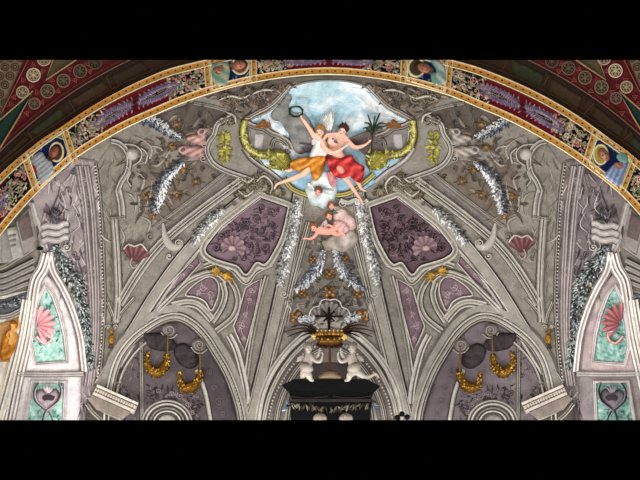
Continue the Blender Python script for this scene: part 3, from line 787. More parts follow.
    b = MB(m); b.fan(su-1, sv+12, 19, -1.35 if lf else -1.5, 1.75, 5, .22, (150,104,102), (70,38,42), flare=.18); make('valve', b, FR, root)
    b = MB(m); b.ridge([(su-11,sv-3),(su-6,sv-8),(su,sv-6),(su+7,sv-8),(su+13,sv-1)], 2.6, .26, (206,198,188)); b.ridge([(su-2,sv+6),(su-4,sv+12),(su,sv+16),(su+3,sv+12)], 2.4, .14, (170,150,146)); make('curled_rim', b, FR, root)
    # corner volute
    root = thing('volute', 'pale S-shaped volute where the band meets the rib, %s side' % sidew, 'volute', m(172,240,0), 'pale volutes')
    b = MB(m); b.tube([(163,224,.05,1.6),(164,231,.08,2.6),(166,239,.1,4),(171,246,.1,4.6),(178,247,.1,3.6),(181.5,242,.12,2.4),(178,239,.14,1.6)], (176,170,160)); b.spiral(178,243,4.4,1.5,.6,-1,2.2,.34,(186,180,170)); make('scroll', b, FR, root)
    b = MB(m); b.spiral(169,256,3.6,1.2,0,1,1.8,.2,GL); b.spiral(150,236,4,1.3,1,1,1.8,.16,GM); make('lower_curl', b, FR, root)
    # white flower garlands beside the panel
    SW = ((255,255,252), (238,236,232), (206,204,200), (112,110,110), (50,50,52))  # darkest tones paint the shadows between the flowers
    root = thing('flower_garland', 'short white flower garland on the outer rib, %s of the big panel' % sidew, 'garland', m(208,228,0), 'white flower garlands')
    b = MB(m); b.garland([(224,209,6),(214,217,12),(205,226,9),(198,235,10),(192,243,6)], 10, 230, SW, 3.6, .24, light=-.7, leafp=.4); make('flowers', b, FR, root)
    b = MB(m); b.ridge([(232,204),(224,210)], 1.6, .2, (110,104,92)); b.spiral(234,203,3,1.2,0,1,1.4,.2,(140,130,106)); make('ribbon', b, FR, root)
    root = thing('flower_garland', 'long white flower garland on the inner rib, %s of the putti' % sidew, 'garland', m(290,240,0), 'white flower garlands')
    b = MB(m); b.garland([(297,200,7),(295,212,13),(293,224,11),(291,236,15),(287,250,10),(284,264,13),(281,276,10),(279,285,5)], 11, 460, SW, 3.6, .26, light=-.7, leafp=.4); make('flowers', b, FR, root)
    b = MB(m); b.spiral(296,199,3,1.2,0,1,1.5,.24,(150,146,136)); make('ribbon', b, FR, root)
    # scrollwork round the oculus
    for i, (path, sp) in enumerate((([(218,100),(230,96),(242,98),(250,94)], [(226,97,4,1),(243,98,4,-1)]), ([(252,94),(262,90),(274,90)], [(262,93,3.5,1),(274,90,3,-1)]), ([(226,112),(234,116),(236,124)], [(231,119,5,1),(222,121,4,-1)]),
                    ([(238,190),(246,196),(254,190)], [(243,196,4.5,1),(253,189,4,-1)]), ([(256,182),(264,176),(272,184),(270,194)], [(263,183,4,1),(270,190,4.5,-1)]), ([(240,178),(248,182),(254,178)], [(247,181,3.5,1),(257,176,3,-1)]))):
        where = ('above the leaf ornament', 'at the crown beside the sky', 'at the joint of frame and band', 'at the tip of the big panel', 'under the golden vase', 'at the foot of the frame')[i]
        root = thing('scroll_ornament', 'grey-brown scroll relief %s, %s of the oculus' % (where, sidew), 'ornament', m(path[1][0], path[1][1], 0), 'scrolls round the oculus')
        c = (128,118,104) if i < 3 else (120,112,92)
        b = MB(m); b.ridge(path, 4.4, .2, c, taper=2, hi=GL)
        for u, v, r, d in sp: b.spiral(u, v, r*1.3, 1.5, rnd.random()*6, d, 2.3, .2, vary(c, .1))
        make('scroll', b, FR, root)
        b = MB(m); b.ridge(path, 1.4, .1, c)
        for k in range(12):
            u, v, r, d = rnd.choice(sp); b.leaf(u+rnd.uniform(-4,4), v+rnd.uniform(-3,3), rnd.random()*6.3, 5, 2.2, .12, vary(rnd.choice(((92,84,70), (160,150,132), (76,66,54))), .15), curl=.6)
        make('acanthus', b, FR, root)

# ---- central compartment under the putti
flat(S, [(312,232),(346,232),(360,280),(376,330),(350,352),(329,348),(308,352),(282,330),(298,280)], (112,105,98), .02, cf=streak((92,86,80), (132,124,116), 1.4, 7))
struct(brush(S, [(314,236),(344,236),(358,282),(370,326),(290,326),(302,280)], 150, [(88,82,76),(98,90,82),(140,130,118),(80,74,68),(112,96,78)], (5,10), (2,4), .2, .08, seed=16))
for u, v, r, lb in ((329.6,292,7.5,'large gilded rosette above the shell canopy, in the middle'), (329.6,274,6,'gilded rosette in the middle, right below the cloud'), (302,293,5.6,'gilded rosette left of the middle one, at the garland foot'), (357,294,5.6,'gilded rosette right of the middle one, at the garland foot'),
                    (296,317,7,'gilded rosette beside the left white tuft'), (363,316,7,'gilded rosette beside the right white tuft'), (313,260,4.5,'small gilded rosette above the left hanging garland'), (345,259,4.5,'small gilded rosette above the right hanging garland')):
    root = thing('gilded_rosette', lb, 'rosette', S(u, v, 0), 'gilded rosettes over the altar')
    b = MB(S); b.blob(u, v, r*1.35, r*1.25, 0, .03, (82,74,68), seg=18, rings=2); make('recess', b, FR, root)
    b = MB(S); b.rosette(u, v, r, .14, 4, (168,122,60), rot=.7); make('petals', b, GLD, root)
for W, m in (('left', S), ('right', mir(S, 659))):
    root = thing('leaf_plume', 'silvery leaf garland falling outward, %s side above the altar shell' % W, 'garland', m(312,272,0), 'garlands above the altar shell')
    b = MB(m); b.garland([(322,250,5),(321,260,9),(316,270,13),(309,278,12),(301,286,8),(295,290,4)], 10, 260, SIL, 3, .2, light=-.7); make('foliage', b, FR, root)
    root = thing('stucco_bow', 'knotted pale stucco bow ending the garland on the %s moulding' % W, 'ornament', m(286,294,0), 'stucco bows')
    b = MB(m); b.spiral(284,294,4.2,1.4,0,1,2,.2,GL); b.spiral(290,300,3.6,1.3,2,-1,1.8,.2,GM); make('loop', b, FR, root)
    b = MB(m)
    for k in range(5): b.leaf(286+k*1.5, 300+k*3, 1.2+rnd.uniform(-.6,.6), 6, 2.4, .14, vary(GL, .1), curl=.4)
    make('tassel', b, FR, root)
    # grey cartouche bands of the central compartment
    mould(m, [(318,252),(314,280),(318,292),(312,304),(300,306)], P3(3, .1)); mould(m, [(300,268),(294,284),(290,304),(286,326)], P3(4, .1))
# ================================================================== the painted heaven in the oculus
SKY = [(249,122.5),(254,118),(261,115),(270,110.5),(280,101),(290,89),(300,84),(320,80.5),(345,81),(362,85),(370,90),(377,97),(384,105),(393,111),(401,116),(408,121),(410,135),(404,152),(392,170),(372,186),(352,196),(329,200),(306,195),(288,182),(270,172),(256,154),(250,135)]
def sky(u, v):
    n = noise.fractal(Vector((u*.035, v*.06, 2.2)), 1.0, 2.1, 5) ; n2 = noise.noise(Vector((u*.09, v*.22, 5)))
    c = mixc((168,202,212), (140,182,206), min(1, max(0, (v-95)/50)))
    w = min(1, max(0, .5+1.1*n+.3*n2)); 
    if u > 340: w = min(1, w + .5*max(0, 1-abs((u-340)*.62-(v-82))/14))
    if u < 285: w = min(1, w+.15); c = (150,186,212)
    return mixc(c, (240,243,243), w*w*.8)
root = thing('sky_painting', 'painted blue sky with thin white clouds at the crown of the vault', 'painting', S(329,120,0))
b = MB(S); b.fill(SKY, .025, cf=sky, smooth=True, step=2.2); make('sky', b, FR, root)
b = MB(S); b.band(SKY, [(-1,.02,GD),(-.4,.08,GM),(.4,.08,GM),(1,.02,GD)], closed=True); make('rim', b, FR, root)
def cloudcol(c0, c1, seed, sc=.12):
    return lambda u, v: mixc(c0, c1, min(1, max(0, .5+.9*noise.fractal(Vector((u*sc, v*sc, seed)), 1, 2, 4))))
def cloud(nm, lb, pts, c0, c1, h, bulge, seed, mat=FR, lumps=0):
    b = MB(S); b.fill(pts, h, cf=cloudcol(c0, c1, seed), bulge=bulge, bw=7, step=2.2, hf=lambda u, v: .05*noise.noise(Vector((u*.2, v*.2, seed))))
    return solo(nm, lb, 'cloud', b, mat)
cloud('cloud', 'large grey cloud behind the raised arm with the wreath', [(271,113),(280,103),(288,93),(292,98),(289,106),(294,112),(305,114),(312,124),(316,136),(311,148),(303,154),(297,153),(292,148),(289,144),(289,135),(285,129),(280,122),(273,120)], (150,148,144), (112,112,110), .05, .1, 1)
cloud('cloud', 'thin white cloud strip left of the grey cloud', [(268,113),(273,121),(281,124),(286,131),(287,140),(291,147),(296,152),(293,158),(285,150),(279,141),(275,132),(270,124)], (238,240,240), (196,208,216), .045, .06, 2)
cloud('cloud', 'bright white cloud drifting to the upper right of the angels', [(352,88),(366,90),(374,98),(384,106),(394,113),(402,118),(398,122),(388,118),(378,114),(368,104),(358,97)], (246,246,244), (206,220,226), .045, .06, 3)

for W, mk in SIDES:
    m = mk(S, 657); lf = W == 'left'
    # stone balustrade curving behind the horn
    root = thing('painted_parapet', 'curved grey stone parapet behind the golden vase, %s of the sky' % W, 'parapet', m(262,140,0), 'curved parapets of the sky')
    b = MB(m); b.fill([(249,126),(256,128),(264,130),(271,134),(279,138),(288,143),(291,150),(284,158),(268,158),(256,152),(250,142)], .05, cf=streak((112,106,100), (160,154,150), .6, 5)); make('wall', b, FR, root)
    b = MB(m); b.band([(246,122),(254,126),(264,128),(271,133),(279,136),(288,142),(291,149)], P5(6.5, .2, (GK,GL,GM,GD,GM,GK)))
    b.band([(272,146),(274,140),(281,140),(287,146),(288,153)], P5(5, .16, (GK,GM,GD,GM,GK))); make('coping', b, FR, root)
    b = MB(m); b.fill([(255,134),(264,134),(262,149),(254,149)], .09, (178,172,174), smooth=False, step=3); make('panel', b, FR, root)
    # horn of leaves and its vase
    root = thing('horn_of_leaves', 'yellow-green leaf horn curling into a ribbed vase, %s of the figures' % W, 'ornament', m(262,150,0), 'yellow-green leaf horns')
    OL = ((186,180,96), (150,142,62), (112,106,48), (208,202,130))
    b = MB(m); b.band([(245,120),(243,130),(244,140),(249,149),(258,154),(268,155)], [(-4.6,.05,(92,86,44)),(-3.2,.2,(132,126,60)),(-1,.28,(172,166,86)),(1.2,.3,(206,200,128)),(2.8,.2,(150,142,66)),(4.2,.05,(84,78,40))]); make('horn', b, FR, root)
    b = MB(m)
    for k in range(46):
        t = rnd.random(); P_ = spline([(245,120),(243,130),(244,140),(249,149),(258,154),(270,156)], 1); q = P_[int(t*(len(P_)-1))]
        b.leaf(q[0]+rnd.uniform(-3,3), q[1]+rnd.uniform(-3,3), rnd.random()*6.3, 4, 1.8, .08, vary(rnd.choice(OL), .12), base=.24)
    make('leaves', b, FR, root)
    b = MB(m); b.blob(280,160,12,10,.5,.3,(140,132,58),base=.12,seg=18,rings=5); 
    for k in range(-3, 4): b.ridge([(272+k*.6,152+abs(k)*.5),(280+k*2.6,160+k*1.4),(288+k*.4,169-abs(k)*.5)], 1.7, .46-.03*k*k, (176,168,84) if k % 2 else (104,98,44), base=.2)
    for k in range(40): b.leaf(280+rnd.uniform(-10,9), 160+rnd.uniform(-8,8), rnd.random()*6.3, 5, 2.2, .08, vary(rnd.choice(OL), .15), base=.34, curl=.5)
    make('vase', b, FR, root)
    b = MB(m)
    for k in range(7): b.leaf(269+rnd.uniform(-1,2), 154+rnd.uniform(-2,3), 2.6+k*.5, 6, 2.6, .12, vary(OL[k % 4], .1), base=.34)
    make('collar', b, FR, root)
    mould(m, [(243,148),(250,158),(260,166),(270,172),(282,182)], P5(5.5, .16, (GK,(176,166,176),(206,198,200),GM,GD) if not lf else (GK,GL,GM,GD,GK)))
    root = thing('statuette', 'small brown crouching figure on the parapet, %s edge of the sky' % W, 'statue', m(263,126,0), 'brown statuettes of the parapet')
    b = MB(m)
    b.tube([(257,127,.14,1.6),(261,124,.2,2.6),(265,125,.2,2.6),(269,128,.14,1.6)], (132,84,44)); b.blob(263.5,121,2.2,2.4,0,.1,(120,78,44),base=.2,full=True); b.tube([(266,124,.2,1.2),(269,122,.2,1.1),(270,126,.2,1.0)], (150,100,52)); b.tube([(260,125,.2,1.2),(257,124,.2,1.0),(256,127,.18,1.0)], (140,92,48))
    make('body', b, SKN, root, remesh=.02)
# gilt cornice under the figures
for lb, path in (('yellow-green rim of the sky below the orange drapery', [(284,178),(290,187),(299,192),(308,195)]), ('yellow-green rim of the sky below the red drapery', [(336,195),(346,194),(356,189),(366,181),(374,174)])):
    b = MB(S); b.band(path, P5(6, .2, ((92,84,40),(190,176,90),(140,128,56),(206,196,120),(96,88,46)))); solo('gilt_cornice', lb, 'cornice', b, FR)
b = MB(S); b.band([(340,200),(348,203),(356,200),(362,204),(368,200)], P5(7, .2, (GD,WH,GL,WH,GM,GD))); b.spiral(342,203,4,1.3,0,1,2,.22,WH); b.spiral(357,203,3.6,1.3,2,-1,2,.2,WH)
solo('white_scroll', 'white stucco scroll beside the lowered foot of the red-draped angel', 'ornament', b, FR)
cloud('cloud', 'white cloud bank below the two angels holding a cherub head', [(308,181),(316,176),(323,170),(331,173),(335,180),(337,190),(335,199),(330,204),(324,209),(318,206),(311,205),(308,198),(305,190)], (244,246,244), (176,196,196), .1, .22, 4)
cloud('cloud', 'pinkish billowing cloud under the lowest putti', [(336,206),(344,208),(349,213),(355,220),(356,227),(350,231),(340,230),(334,226),(333,217)], (228,196,190), (190,158,154), .1, .2, 5)
cloud('cloud', 'beige cloud at the bottom of the group, under the flying putto', [(322,242),(328,238),(334,234),(344,231),(352,230),(358,236),(356,244),(350,249),(342,252),(334,250),(326,250)], (196,186,174), (138,128,120), .1, .2, 6)

FL, FLD = (232,180,154), (200,140,116)
def body(root, chains, blobs=(), hands=(), col=FL, vox=.017, m=S, name='body', mat=SKN):
    b = MB(m)
    for c in chains: b.tube(c, col, 10, 2.0)
    for x in blobs: b.blob(*x[:5], x[5], col, base=x[6], full=True, seg=12, rings=4)
    for hd in hands: b.hand(*hd[:5], col, *hd[5:])
    return make(name, b, mat, root, remesh=vox)
def facehair(root, u, v, r, up, off, h, hair, col=FL, m=S, long=8, lip=(176,84,76), hm=SKN, eye=(60,38,32)):
    """eyes, mouth and hair on a head; up = picture direction of the crown, off = where the face looks, px"""
    k = p2m(m, u, v); ca, sa = cos(up), sin(up)
    def T(x, y): return (u + y*ca - x*sa + off[0]*(1 if y < .5*r else .6), v + y*sa + x*ca + off[1]*(1 if y < .5*r else .6))
    for sx in (-1, 1):
        b = MB(m); q = T(sx*r*.38, r*.08); b.blob(q[0], q[1], r*.1, r*.17, up, .022, eye, base=h+r*.86*k, seg=7, rings=2); make('eye', b, SKN, root)
    b = MB(m); q = T(0, -r*.48); b.blob(q[0], q[1], r*.1, r*.24, up, .02, lip, base=h+r*.82*k, seg=7, rings=2); make('mouth', b, SKN, root)
    b = MB(m); c = (u+ca*r*.32-off[0]*.5, v+sa*r*.32-off[1]*.5); b.blob(c[0], c[1], r*.98, r*1.12, up, r*.85*k, hair, base=h, seg=14, rings=4, full=True)
    for i in range(long*2):
        a = rnd.uniform(-1.6, 1.6); q = (c[0]+cos(up+a)*r*.75, c[1]+sin(up+a)*r*.75)
        b.leaf(q[0], q[1], up+a+rnd.choice((-1.5,1.5))+rnd.uniform(-.5,.5), r*.6, r*.4, .05, vary(hair, .3), base=h+r*.4*k*rnd.random(), curl=.6)
    make('hair', b, hm, root)
def hd(u, v, r, up, h, m=S):     # head as extra volumes of the body: skull, jaw, nose, neck joint
    k = p2m(m, u, v); ca, sa = cos(up), sin(up)
    return [(u, v, r*1.08, r*.88, up, r*.95*k, h), (u-ca*r*.5, v-sa*r*.5, r*.55, r*.6, up, r*.8*k, h+r*.08*k), (u-ca*r*.18, v-sa*r*.18, r*.24, r*.13, up, r*.3*k, h+r*.85*k)]
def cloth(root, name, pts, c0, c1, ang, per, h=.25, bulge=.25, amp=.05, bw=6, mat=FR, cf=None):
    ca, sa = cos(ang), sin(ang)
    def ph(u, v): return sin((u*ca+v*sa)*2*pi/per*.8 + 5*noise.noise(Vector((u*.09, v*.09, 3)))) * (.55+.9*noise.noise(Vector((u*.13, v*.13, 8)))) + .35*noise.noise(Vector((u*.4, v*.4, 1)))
    b = MB(S); b.fill(pts, h, bulge=bulge, bw=bw, step=1.5, cf=cf or (lambda u, v: mixc(c1, c0, min(1, max(0, .55+.55*ph(u, v))))), hf=lambda u, v: amp*ph(u, v), base=h-.12)  # fold shading put into the colour: crests lighter, hollows darker
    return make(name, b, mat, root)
def wing(root, shoulder, tip, spread, n, c0, c1, h, name='wing'):
    a0 = atan2(tip[1]-shoulder[1], tip[0]-shoulder[0]); ln = hypot(tip[0]-shoulder[0], tip[1]-shoulder[1])
    b = MB(S)
    for rw, (fr, wd, hh) in enumerate(((1, 3.6, 0), (.66, 3.2, .03), (.4, 3, .06))):
        for i in range(n):
            t = i/(n-1); b.leaf(shoulder[0], shoulder[1], a0+spread*t, ln*fr*(1-.35*t), wd, .05, vary(mixc(c0, c1, t*.6+rw*.15), .08), base=h+hh+.01*i, curl=.1*(1 if spread > 0 else -1))
    b.ridge([shoulder, ((shoulder[0]+tip[0])/2-spread*2, (shoulder[1]+tip[1])/2), tip], 2.4, h+.16, c0, base=h, taper=True)
    return make(name, b, FR, root)

# ---- angel with the wreath, white bodice and orange drapery
root = thing('angel', 'fair-haired angel in white and orange raising a laurel wreath, left of the pair', 'person', S(310,165,0))
body(root, [
    [(319,137,.34,4.2),(319,144,.36,5.2),(319,152,.34,5.0),(316,160,.32,5.4),(312,164,.3,5.4)],            # torso to hips
    [(318,138,.34,2.0),(319,134,.36,1.9)],                                                                   # neck
    [(315,137,.36,2.7),(311.5,131,.38,2.5),(307.5,125,.4,2.1),(304,120,.42,1.7),(301.3,117,.42,1.05)],      # raised arm
    [(322,139,.46,2.8),(324,146,.64,2.8),(331,150.8,.8,2.5),(338,149.5,.86,2.1),(344,145.5,.82,1.3),(346.5,143.8,.8,1.05)],           # arm round the companion
    [(314,163,.36,4.4),(308,168,.44,3.7),(303.5,173,.46,3.1),(296,176.5,.4,2.7),(288,179.5,.34,2.0),(281,182,.3,1.45),(276.5,184,.3,1.35),(274.5,188,.32,1.1)],
    [(311,163,.32,4.4),(301,164,.36,3.6),(294,167,.32,2.6),(289,170,.3,1.8),(285.5,170,.28,1.3)]],
    hd(320,130.3,5,-1.75,.4), [(301.5,116.5,-2.0,4.6,.42,1,.8),(346.5,143.8,-.7,4.2,.8,-1,.5)], (240,196,172))
facehair(root, 320,130.3,5,-1.75,(-1.0,.8),.4,(150,112,70))
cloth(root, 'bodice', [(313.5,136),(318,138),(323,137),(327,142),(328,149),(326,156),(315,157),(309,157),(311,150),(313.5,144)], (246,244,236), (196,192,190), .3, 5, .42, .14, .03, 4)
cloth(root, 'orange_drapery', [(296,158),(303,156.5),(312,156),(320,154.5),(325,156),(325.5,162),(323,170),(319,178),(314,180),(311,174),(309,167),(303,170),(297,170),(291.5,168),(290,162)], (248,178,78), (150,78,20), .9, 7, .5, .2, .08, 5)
cloth(root, 'sleeve', [(312,139),(316,137),(316,142),(312,144)], (240,238,232), (200,196,196), .4, 3, .46, .06, .02, 2)
wing(root, (313,146), (299,143), -1.0, 7, (112,100,108), (70,66,76), .1, 'dark_wing')
# wreath
root = thing('laurel_wreath', 'dark green laurel wreath held up against the grey cloud', 'wreath', S(296,110.5,0))
b = MB(S)
for k in range(40):
    a = 2*pi*k/40; b.leaf(296+6.6*cos(a), 110.5+4.8*sin(a), a+1.57+rnd.uniform(-.5,.5), 3.4, 1.4, .06, vary(rnd.choice(((36,64,50),(58,92,70),(24,44,40))), .2), base=.42)
make('leaves', b, FR, root)
b = MB(S); b.band([(296+6.6*cos(t), 110.5+4.8*sin(t)) for t in (2*pi*i/24 for i in range(24))], [(-.7,.38,(40,60,44)),(0,.44,(60,84,60)),(.7,.38,(40,60,44))], closed=True, raw=True); make('ring', b, FR, root)

# ---- angel with the palm, red drapery
root = thing('angel', 'dark-haired bare-chested angel in red drapery holding a palm branch, right of the pair', 'person', S(345,165,0))
body(root, [
    [(336.5,136,.4,5.4),(335,142,.44,6.8),(335.5,148,.42,6.2),(338,154,.4,6.2),(342,161,.4,6.4)],
    [(339.5,136,.42,2.1),(341.5,132,.42,2.0)],
    [(330,134.5,.42,3.0),(337,134.5,.46,3.6),(345,136.5,.44,3.0)],                                             # shoulders
    [(345.5,137,.44,2.9),(350,142,.5,2.6),(355,146,.52,2.3),(361,145.5,.52,2.0),(366.5,143,.52,1.25),(369,141,.52,1.05)],
    [(332,134,.46,2.3),(327.5,133.5,.44,2.0),(324.5,137,.5,1.6),(323,139,.56,1.1)],
    [(343,161,.46,5.0),(342,167,.56,4.2),(341,171,.56,3.4),(347,179,.48,2.9),(353,188,.4,2.2),(358.5,196,.34,1.5),(361,199.5,.32,1.3),(363.3,204,.34,1.1)],
    [(345,161,.42,4.8),(350,169,.42,3.6),(355,176,.4,2.9),(359,183,.36,2.2),(361.5,188.5,.32,1.5),(366,190.5,.32,1.1)],
    [(338,162,.4,4.4),(333,172,.42,3.4),(331.5,180,.4,2.6),(334,186,.36,1.6)]],
    [(332,141,5,5.5,.2,.15,.42),(340,141,5,5.5,.2,.15,.42)]+hd(342.8,129,5,-1.2,.44), [(369,141,-.65,4.4,.52,-1,.9),(323,139,2.0,4,.58,1,.6)], (236,188,164))
facehair(root, 342.8,129,5,-1.2,(-1.0,1.0),.44,(62,42,34), long=10)
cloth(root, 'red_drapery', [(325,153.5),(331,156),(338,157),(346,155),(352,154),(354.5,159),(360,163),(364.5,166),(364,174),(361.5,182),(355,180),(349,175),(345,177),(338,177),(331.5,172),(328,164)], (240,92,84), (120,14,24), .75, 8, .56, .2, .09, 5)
b = MB(S); b.blob(340.5,168,5,3.6,.9,.14,(240,164,140),base=.72,seg=12,rings=3); make('bare_knee', b, SKN, root)
cloth(root, 'rose_drapery', [(327,171),(333,173),(337,180),(333,187),(329,182)], (226,156,160), (180,108,116), .5, 4, .44, .1, .03, 3)
b = MB(S); b.leaf(334,139,.6,5,3,.05,(110,100,130),base=.68); b.blob(333,137,1.4,1.2,0,.05,(120,112,140),base=.66); make('brooch', b, FR, root)
wing(root, (330,131), (333,109), -.95, 10, (240,238,230), (190,190,190), .16, 'white_wing')
wing(root, (349,139), (388,125), 1.0, 13, (134,118,112), (84,70,70), .14, 'grey_wing')
b = MB(S); b.ridge([(366,129),(374,127),(382,127),(389,125)], 4, .2, (120,104,96), taper=True); make('wing_tip', b, FR, root)
# palm
root = thing('palm_branch', 'thin dark green palm branch held upright against the sky', 'branch', S(373,140,0))
b = MB(S); b.ridge([(371.5,153),(372,142),(373,132),(374,122),(375.5,114)], 1.5, .62, (44,60,44), base=.55); make('stem', b, FR, root)
for path in ([(373,131),(371,125),(368,121.5),(364,121.5)], [(373,128),(370.5,120),(368,113)], [(374,127),(377,119),(380.5,111)], [(373.5,130),(377,124),(381,121.5),(387,122.5)], [(372.6,134),(369,128),(366,126),(362.5,127)], [(373,133),(376,128),(380,126.5),(383,128)]):
    b = MB(S); b.ridge(path, 1.9, .6, vary((52,72,56), .2), base=.55, taper=2); make('frond', b, FR, root)

# ---- putti and cherub heads
def cherub(lb, u, v, r, up, off, hair, wings, wc):
    root = thing('cherub_head', lb, 'person', S(u, v, 0))
    body(root, [[(u-cos(up)*r*.9, v-sin(up)*r*.9, .34, r*.55),(u-cos(up)*r*.3, v-sin(up)*r*.3, .38, r*.6)]], hd(u, v, r, up, .42), (), (228,168,146))
    facehair(root, u, v, r, up, off, .42, hair, long=6)
    for s_, t_, sp in wings: wing(root, s_, t_, sp, 5, wc[0], wc[1], .3)
cherub('winged cherub head with brown hair in the white cloud below the angels', 318, 191, 3.9, -1.3, (-.6,.5), (112,72,52), (((322,189),(334,190),.7),((314,189),(308,182),-.6)), ((246,246,246),(196,206,210)))
cherub('small cherub head looking up, at the edge of the pink cloud', 331.5, 205, 3.4, -1.6, (.2,-.5), (150,96,66), (((334,206),(345,210),.5),), ((236,208,202),(190,160,158)))
cherub('lower cherub head with a green scarf beside the flying putto', 329, 215, 3.8, -1.9, (-.6,.2), (120,78,54), (((332,212),(340,209),.5),), ((120,160,140),(86,120,108)))
root = thing('putto', 'naked flying putto with outstretched arm at the bottom of the group', 'person', S(322,231,0))
body(root, [[(318,231,.36,3.0),(323,230.5,.4,3.9),(329,231,.38,3.9),(333,230,.36,3.6)], [(316.5,230,.38,1.7),(315,228,.4,1.6)],
    [(317,232.5,.42,1.9),(313.5,237,.44,1.7),(309,238.5,.44,1.4),(306.5,238,.44,1.0)], [(319,228,.42,1.8),(325,224.5,.48,1.6),(330,225,.5,1.2)],
    [(332,231,.38,3.2),(337,234,.34,2.6),(342,233,.3,1.9),(345,235,.3,1.3)], [(332,229,.38,3.0),(338,227,.36,2.3),(343,228,.3,1.5)]],
    hd(313.6,227,3.9,-1.9,.44), [(306.5,238,3.0,3.6,.44,1,.3),(330,225,.2,3.4,.5,1,.5)], (236,170,150))
facehair(root, 313.6,227,3.9,-1.9,(-.8,.6),.44,(136,88,58), long=7)
wing(root, (322,227), (326,219), .8, 5, (226,206,200), (180,150,146), .5)
cloth(root, 'rose_scarf', [(333,222),(341,220),(347,224),(349,230),(343,233),(336,231)], (232,190,184), (186,140,138), .6, 4, .3, .12, .03, 4)
